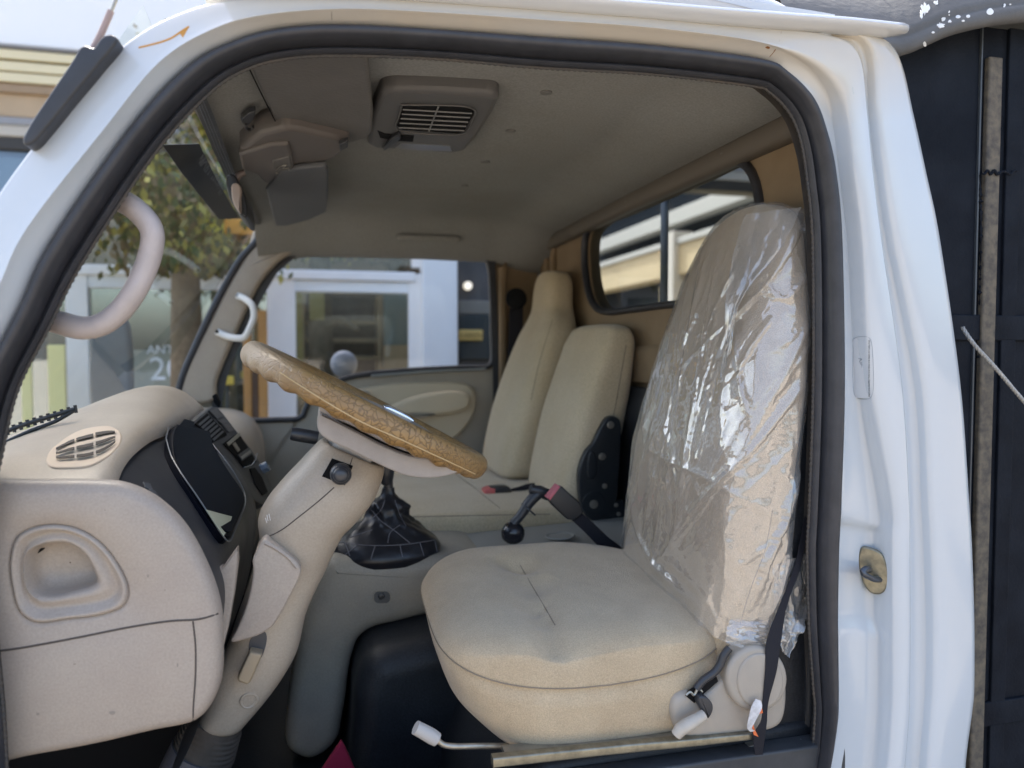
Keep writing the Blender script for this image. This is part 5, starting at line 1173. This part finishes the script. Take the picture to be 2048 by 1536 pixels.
for (a, b, rx, ry, nn) in ((1980, 24, 7, 6, 14), (1899, 43, 4, 3, 10), (1881, 51, 8, 5, 12), (1886, 39, 4, 4, 8), (1916, 34, 5, 3, 7), (1936, 33, 4, 3, 7), (1866, 65, 3, 2, 8), (1889, 82, 8, 6, 11), (1849, 88, 3, 5, 7), (1898, 27, 1.5, 5, 6), (1850, 18, 9, 12, 17), (1843, 28, 4, 9, 11), (1872, 6, 5, 5, 9), (2008, 12, 2, 4, 6), (1835, 99, 1.5, 2, 6), (1926, 42, 3, 2, 6), (2020, 9, 2, 1.5, 5)):
    pts = []
    for j in range(nn*2):
        t = math.pi*j/nn; m_ = random.uniform(.55, 1.15) if nn > 8 and nn != 14 else 1; pts.append((a+rx*m_*math.cos(t), b+ry*m_*math.sin(t)))
    patch('paint_splash', tp, pts, spm, tp, lift=.0008, depth=.001, bevel=0, plane=True)
# rope
rp_ = spl([P(1925, 655, .13), P(1945, 685, .11), P(1990, 735, .10), P(2048, 803, .10), (P(2120, 880, .10))], 160); vf = []
for s in range(3):
    path = []
    fr = frames(rp_)
    for i, p in enumerate(rp_):
        t = i*.55+s*2.094; path.append(p+(fr[i][0]*math.cos(t)+fr[i][1]*math.sin(t))*.0019)
    vf.append(tube_vf(path, .0022, 6))
v_, f_ = join(vf); rope = obj('rope', v_, f_, M('rope_grey', (.48, .47, .44), .85, var=(200, .4)), None, 60)
tag(rope, 'pale grey twisted rope tied slantwise across the black cargo body', 'rope')

# ================================================================== SURROUNDINGS
gr = obj('ground', [Vector((-150, -150, 0)), Vector((150, -150, 0)), Vector((150, 150, 0)), Vector((-150, 150, 0))], [(0, 1, 2, 3)], M('pavement', (.27, .235, .19), .85, var=(1.2, .25), bump=(30, .4, .01)), None); gr['kind'] = 'structure'
# shopfront facing the truck
YB = 4.0
shop = empty('shop_building', (0, YB, 0), 'glazed shopfront with white window frames beyond the far cab window', 'building')
wf = M('white_frame', (.90, .90, .89), .45, var=(2, .06)); wf2 = M('pale_blue_frame', (.84, .88, .90), .4, var=(2, .06)); inn = M('shop_interior', (.26, .20, .14), .8, var=(2, .5), col2=(.40, .33, .24))
tanw = M('tan_wood', (.50, .36, .19), .6, var=(6, .3)); orn = M('orange_wood', (.62, .33, .10), .6, var=(8, .3)); yel = M('yellow_paint', (.85, .66, .10), .5); dkg = M('dark_green', (.03, .04, .04), .5)
rlo, rhi = 300, 900
def bpx(name, x0, y0, x1, y1, Y, th, mat, parent=shop, bev=.01):
    rx = min(max((x0+x1)/2, rlo), rhi)
    v, f = box_vf((P(x0, 700, Y).x, Y, P(rx, y1, Y).z), (P(x1, 700, Y).x, Y+th, P(rx, y0, Y).z)); return obj(name, v, f, mat, parent, bevel=bev)
bpx('back_wall', -900, 200, 1180, 1250, YB+1.9, .1, inn)
bpx('soffit', 420, 180, 1180, 215, YB+.02, 1.9, M('soffit_grey', (.35, .35, .34), .7))
bpx('floor_slab', -900, 1150, 1180, 1200, YB+.05, 1.9, M('shop_floor', (.30, .25, .2), .4))
bpx('beam', -900, 531, 832, 552, YB-.03, .10, wf); bpx('beam', -900, 552, 832, 578, YB, .08, wf2)
for a, b in ((-420, -380), (-60, -25), (132, 178), (535, 592), (818, 846)): bpx('window_frame', a, 548, b, 1150, YB-.01, .08, wf, bev=.006)
bpx('column', 846, 330, 916, 1150, YB-.12, .18, wf2)
bpx('canopy_beam', 825, 330, 850, 535, YB, .1, wf)
gl_b = glass('shop_glass', (.90, .93, .93), .8, .0); gl_c = glass('sky_glass', (.75, .9, .9), 7.0, .0)
for a, b, g_ in ((-380, -60, gl_b), (-25, 132, gl_c), (178, 535, gl_c), (592, 818, gl_b)): bpx('window_pane', a, 578, b, 1150, YB+.03, .006, g_, bev=0)
bpx('window_pane', -900, 330, 825, 531, YB+.04, .006, gl_b, bev=0)
# things in the shop window
def shopthing(name, lab, cat, parts, group=None):
    o = empty(name, P((parts[0][1]+parts[0][3])/2, parts[0][4], parts[0][5]), lab, cat, group)
    for (nm, x0, y0, x1, y1, Y, th, mat) in parts: bpx(nm, x0, y0, x1, y1, Y, th, mat, o, .008)
    return o
shopthing('shelf_unit', 'brown shelving seen through the wide shop window behind the steering wheel', 'shelf', [('upright', 600, 590, 612, 1000, YB+.8, .3, tanw), ('upright', 755, 590, 765, 1000, YB+.8, .3, tanw)]+[('shelf', 612, y, 755, y+9, YB+.8, .3, tanw) for y in (640, 676, 712, 748)]+[('back_board', 612, 590, 755, 760, YB+1.1, .02, M('shelf_back', (.22, .17, .13), .7, var=(9, .4)))])
shopthing('display_panel', 'tan and green display panel at the right of the wide shop window', 'panel', [('lower_board', 768, 690, 818, 1000, YB+.6, .04, tanw), ('upper_board', 768, 585, 818, 690, YB+.6, .04, M('sage', (.20, .24, .20), .7))])
shopthing('curtain', 'ochre curtain hanging at the left of the wide shop window', 'curtain', [('cloth', 592, 580, 606, 800, YB+.3, .04, M('ochre_cloth', (.45, .36, .12), .8)), ('cloth', 620, 580, 650, 640, YB+.5, .04, MATS['ochre_cloth'])])
shopthing('door_frame', 'orange wooden doorway in front of the shop beside the white frame', 'doorway', [('post', 486, 600, 502, 1000, YB-.35, .06, orn), ('post', 516, 620, 534, 1000, YB-.35, .06, orn), ('panel', 502, 690, 516, 1000, YB-.33, .03, M('brown_door', (.12, .07, .04), .5))])
shopthing('yellow_sign', 'small yellow sign low beside the orange wooden doorway', 'sign', [('board', 440, 752, 466, 770, YB-.5, .03, yel), ('post', 450, 770, 456, 1150, YB-.49, .02, dkg)])
shopthing('yellow_banner', 'wide pale yellow banner standing against the white shop frame, left of the wing mirror', 'banner', [('cloth', 94, 690, 130, 880, YB-.3, .02, M('pale_yellow', (.80, .76, .32), .7))], 'yellow banners by the shop')
shopthing('yellow_banner', 'narrow pale yellow banner farthest left, seen past the black door seal', 'banner', [('cloth', 40, 720, 62, 880, YB-.3, .02, MATS['pale_yellow'])], 'yellow banners by the shop')
# kiosk right of the column
ki = empty('kiosk', P(945, 900, YB+.2), 'dark kiosk with a yellow letter band and a round lamp, right of the white column', 'kiosk')
bpx('wall', 916, 300, 1180, 1150, YB+.2, .2, M('kiosk_grey', (.10, .095, .095), .6, var=(4, .4)), ki)
bpx('dark_band', 918, 628, 1000, 720, YB+.17, .03, dkg, ki); bpx('grey_band', 918, 600, 1000, 628, YB+.17, .03, M('band_grey', (.22, .21, .18), .6), ki)
bpx('sign_band', 918, 659, 966, 681, YB+.14, .03, M('sign_ochre', (.72, .52, .16), .5), ki)
text('sign_text', 'KAREN', .05, P(942, 671, YB+.135), (1, 0, 0), (0, 0, 1), M('sign_brown', (.30, .18, .05), .6), ki)
lm = bpy.data.materials.new('lamp_glow'); lm.use_nodes = True; lm.node_tree.nodes['Principled BSDF'].inputs['Emission Color'].default_value = (1, .9, .7, 1); lm.node_tree.nodes['Principled BSDF'].inputs['Emission Strength'].default_value = .25
disc('lamp', P(935, 572, YB+.17), (0, -1, 0), .030, .03, lm, ki, 24)
# big house number sign on the glass, seen through the windscreen
ns_ = empty('number_sign', P(330, 740, YB-.05), 'pale glass notice with the big number 20 seen through the windscreen', 'sign')
bpx('panel', 262, 700, 420, 830, YB-.06, .012, M('notice_grey', (.33, .36, .30), .5, var=(5, .2)), ns_)
text('number', '20', .20, P(333, 740, YB-.066), (1, 0, 0), (0, 0, 1), M('number_white', (.8, .86, .9), .5), ns_, ext=.002)
text('heading', 'ANTX', .075, P(330, 700, YB-.066), (1, 0, 0), (0, 0, 1), MATS['number_white'], ns_, ext=.002)
# yellow and orange awning
aw = empty('awning', P(460, 455, 3.2), 'yellow and orange awning sloping out above the shop, seen below the cab mirror', 'awning')
bpx('yellow_part', 400, 438, 452, 470, 3.2, .5, M('awning_yellow', (.9, .80, .10), .6), aw); bpx('orange_part', 452, 438, 540, 470, 3.2, .5, M('awning_orange', (.9, .42, .06), .6), aw)
# upper building at the top left: pale fascia over cream slats
ub = empty('slatted_building', P(0, 300, 5.2), 'white building with cream slatted band seen above the windscreen pillar', 'building')
YU = 5.2; rlo = rhi = 60
slc = M('cream_slat', (.80, .70, .45), .5); brn = M('tan_wall', (.55, .40, .25), .7, var=(3, .15)); gry = M('gutter_grey', (.22, .21, .20), .6)
bpx('fascia', -900, -1300, 1600, 92, YU, .2, M('bright_white', (.92, .93, .93), .5), ub); bpx('gutter', -900, 92, 1600, 99, YU-.05, .2, gry, ub)  # fascia carried far up and sideways out of view to shade the truck
for y in (102, 126, 148): bpx('slat', -900, y, 1600, y+18, YU-.04, .08, slc, ub, .004)
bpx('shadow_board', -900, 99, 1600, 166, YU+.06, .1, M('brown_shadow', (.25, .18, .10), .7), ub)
bpx('wall', -900, 166, 1600, 236, YU, .2, brn, ub); bpx('moulding', -900, 170, 1600, 188, YU-.03, .05, M('moulding_brown', (.36, .25, .15), .6), ub)
bpx('sill', -900, 236, 1600, 252, YU-.04, .2, M('sill_grey', (.32, .32, .33), .6), ub); bpx('band', -900, 252, 1600, 275, YU-.03, .2, M('band_cream', (.55, .50, .42), .6), ub)
bpx('lintel', -900, 275, 1600, 302, YU-.02, .2, M('lintel_dark', (.04, .035, .03), .5), ub)
bpx('lower_glass', -900, 302, 90, 1300, YU+.02, .1, M('blue_glass', (.10, .16, .26), .08, spec=1.0), ub)
rlo, rhi = 300, 900
# trees behind and beside the shop
def tree(name, x, y, h, cr, n, cols, label, group=None, seed=1, droop=0, lean=0, zmin=0):
    rnd = random.Random(seed); o = empty(name, (x, y, 0), label, 'tree', group)
    path = spl([Vector((x, y, 0)), Vector((x+lean*.4, y, h*.4)), Vector((x+lean, y, h))], 14)
    parts = [tube_vf(path, [.13-.07*i/13 for i in range(14)], 12)]; limbs = []
    for k in range(9):
        a = rnd.uniform(0, 6.28); s = path[-1-rnd.randint(0, 5)]; e = s+Vector((math.cos(a)*cr*.8, math.sin(a)*cr*.8, rnd.uniform(-.1, .5)*cr)); limbs.append((s, e))
        parts.append(tube_vf(spl([s, s.lerp(e, .5)+Vector((0, 0, .15*cr)), e], 8), [.05-.005*i for i in range(8)], 8))
    v, f = join(parts); obj('trunk', v, f, M('bark', (.20, .15, .09), .9, var=(20, .4), bump=(30, .6, .01)), o)
    vs, fs, mi = [], [], []
    for k in range(n):
        s, e = limbs[rnd.randrange(len(limbs))]; c = s.lerp(e, rnd.uniform(.25, 1.15))+Vector((rnd.gauss(0, .28), rnd.gauss(0, .28), rnd.gauss(0, .24)))*cr
        if c.z < zmin: continue
        L_ = rnd.uniform(.02, .05)*(1.5 if droop else 1); d = Vector((rnd.gauss(0, 1), rnd.gauss(0, 1), rnd.gauss(0, 1)-droop)).normalized(); u = d.orthogonal().normalized()*L_*.3; b = len(vs)
        vs += [c, c+d*L_*.5+u, c+d*L_, c+d*L_*.5-u]; fs.append((b, b+1, b+2, b+3)); mi.append(rnd.randrange(len(cols)))
    obj('crown', vs, fs, None, o, mats=cols, mi=mi); return o
def leaf(name, c):
    m = bpy.data.materials.new(name); m.use_nodes = True; t = m.node_tree; b = t.nodes['Principled BSDF']; b.inputs['Base Color'].default_value = (*c, 1); b.inputs['Roughness'].default_value = .6
    return m
lv = [leaf('leaf_yellow', (.42, .36, .07)), leaf('leaf_olive', (.16, .15, .04)), leaf('leaf_brown', (.22, .15, .06)), leaf('leaf_green', (.09, .12, .03))]
tp1 = P(392, 600, 3.3); tree('palm_like_tree', tp1.x-.05, 3.3, 2.62, .40, 4200, lv, 'yellowish drooping tree right of the big grab handle, seen through the windscreen', seed=4, droop=2.0, zmin=P(380, 545, 3.3).z)
tp2 = P(480, 520, 4.7); tree('leafy_tree', tp2.x, 4.7, 3.2, .6, 6000, lv, 'olive leafy tree inside the glazed hall, behind the awning', group='leafy trees round the shop', seed=8, droop=.5, zmin=P(480, 500, 4.7).z)
tp3 = P(640, 520, 5.0); tree('leafy_tree', tp3.x, 4.7, 3.1, .45, 5000, [leaf('leaf_bright', (.52, .48, .12)), lv[1], lv[3]], 'bright yellow-green tree above the shop beam, seen through the far cab window', group='leafy trees round the shop', seed=15, zmin=P(640, 520, 4.7).z)
tp4 = P(790, 520, 5.0); tree('leafy_tree', tp4.x, 4.8, 3.1, .35, 4000, [lv[0], lv[3]], 'small yellow-green tree next to the white shop column', group='leafy trees round the shop', seed=22, zmin=P(790, 520, 4.8).z)
# cream building behind the truck, seen through the rear window
XB = 4.6
rb = empty('cream_building', (XB, 4, 0), 'cream building with a grey column seen through the rear cab window', 'building')
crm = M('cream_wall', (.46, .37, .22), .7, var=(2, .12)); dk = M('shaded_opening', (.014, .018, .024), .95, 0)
def bx(name, y0, y1, z0, z1, x0, x1, mat, parent=rb):
    v, f = box_vf(V(x0, y0, z0), V(x1, y1, z1)); return obj(name, v, f, mat, parent, bevel=.01)
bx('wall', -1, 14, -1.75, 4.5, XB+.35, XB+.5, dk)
bx('beam', -1, 12, 1.02, 1.42, XB, XB+.3, crm); bx('beam', -1, 12, 1.42, 1.50, XB-.04, XB+.3, M('beam_grey', (.33, .33, .31), .6)); bx('beam', -1, 7, 2.5, 2.75, XB+.05, XB+.3, crm); bx('fascia', 3, 12, 1.75, 1.95, XB+.1, XB+.3, MATS['beam_grey']); bx('parapet', -1, 9, .35, .93, XB+.1, XB+.3, crm)
for y in (2.6, 5.2, 8.2): bx('column', y, y+.28, -1.75, 1.6, XB-.08, XB+.2, M('column_grey', (.42, .40, .36), .6))
bx('low_wall', -1, 12, -1.75, -.1, XB+.1, XB+.3, M('lower_blue', (.25, .33, .36), .6, var=(1.2, .5), col2=(.5, .45, .25)))
print('scene done', len(bpy.data.objects))
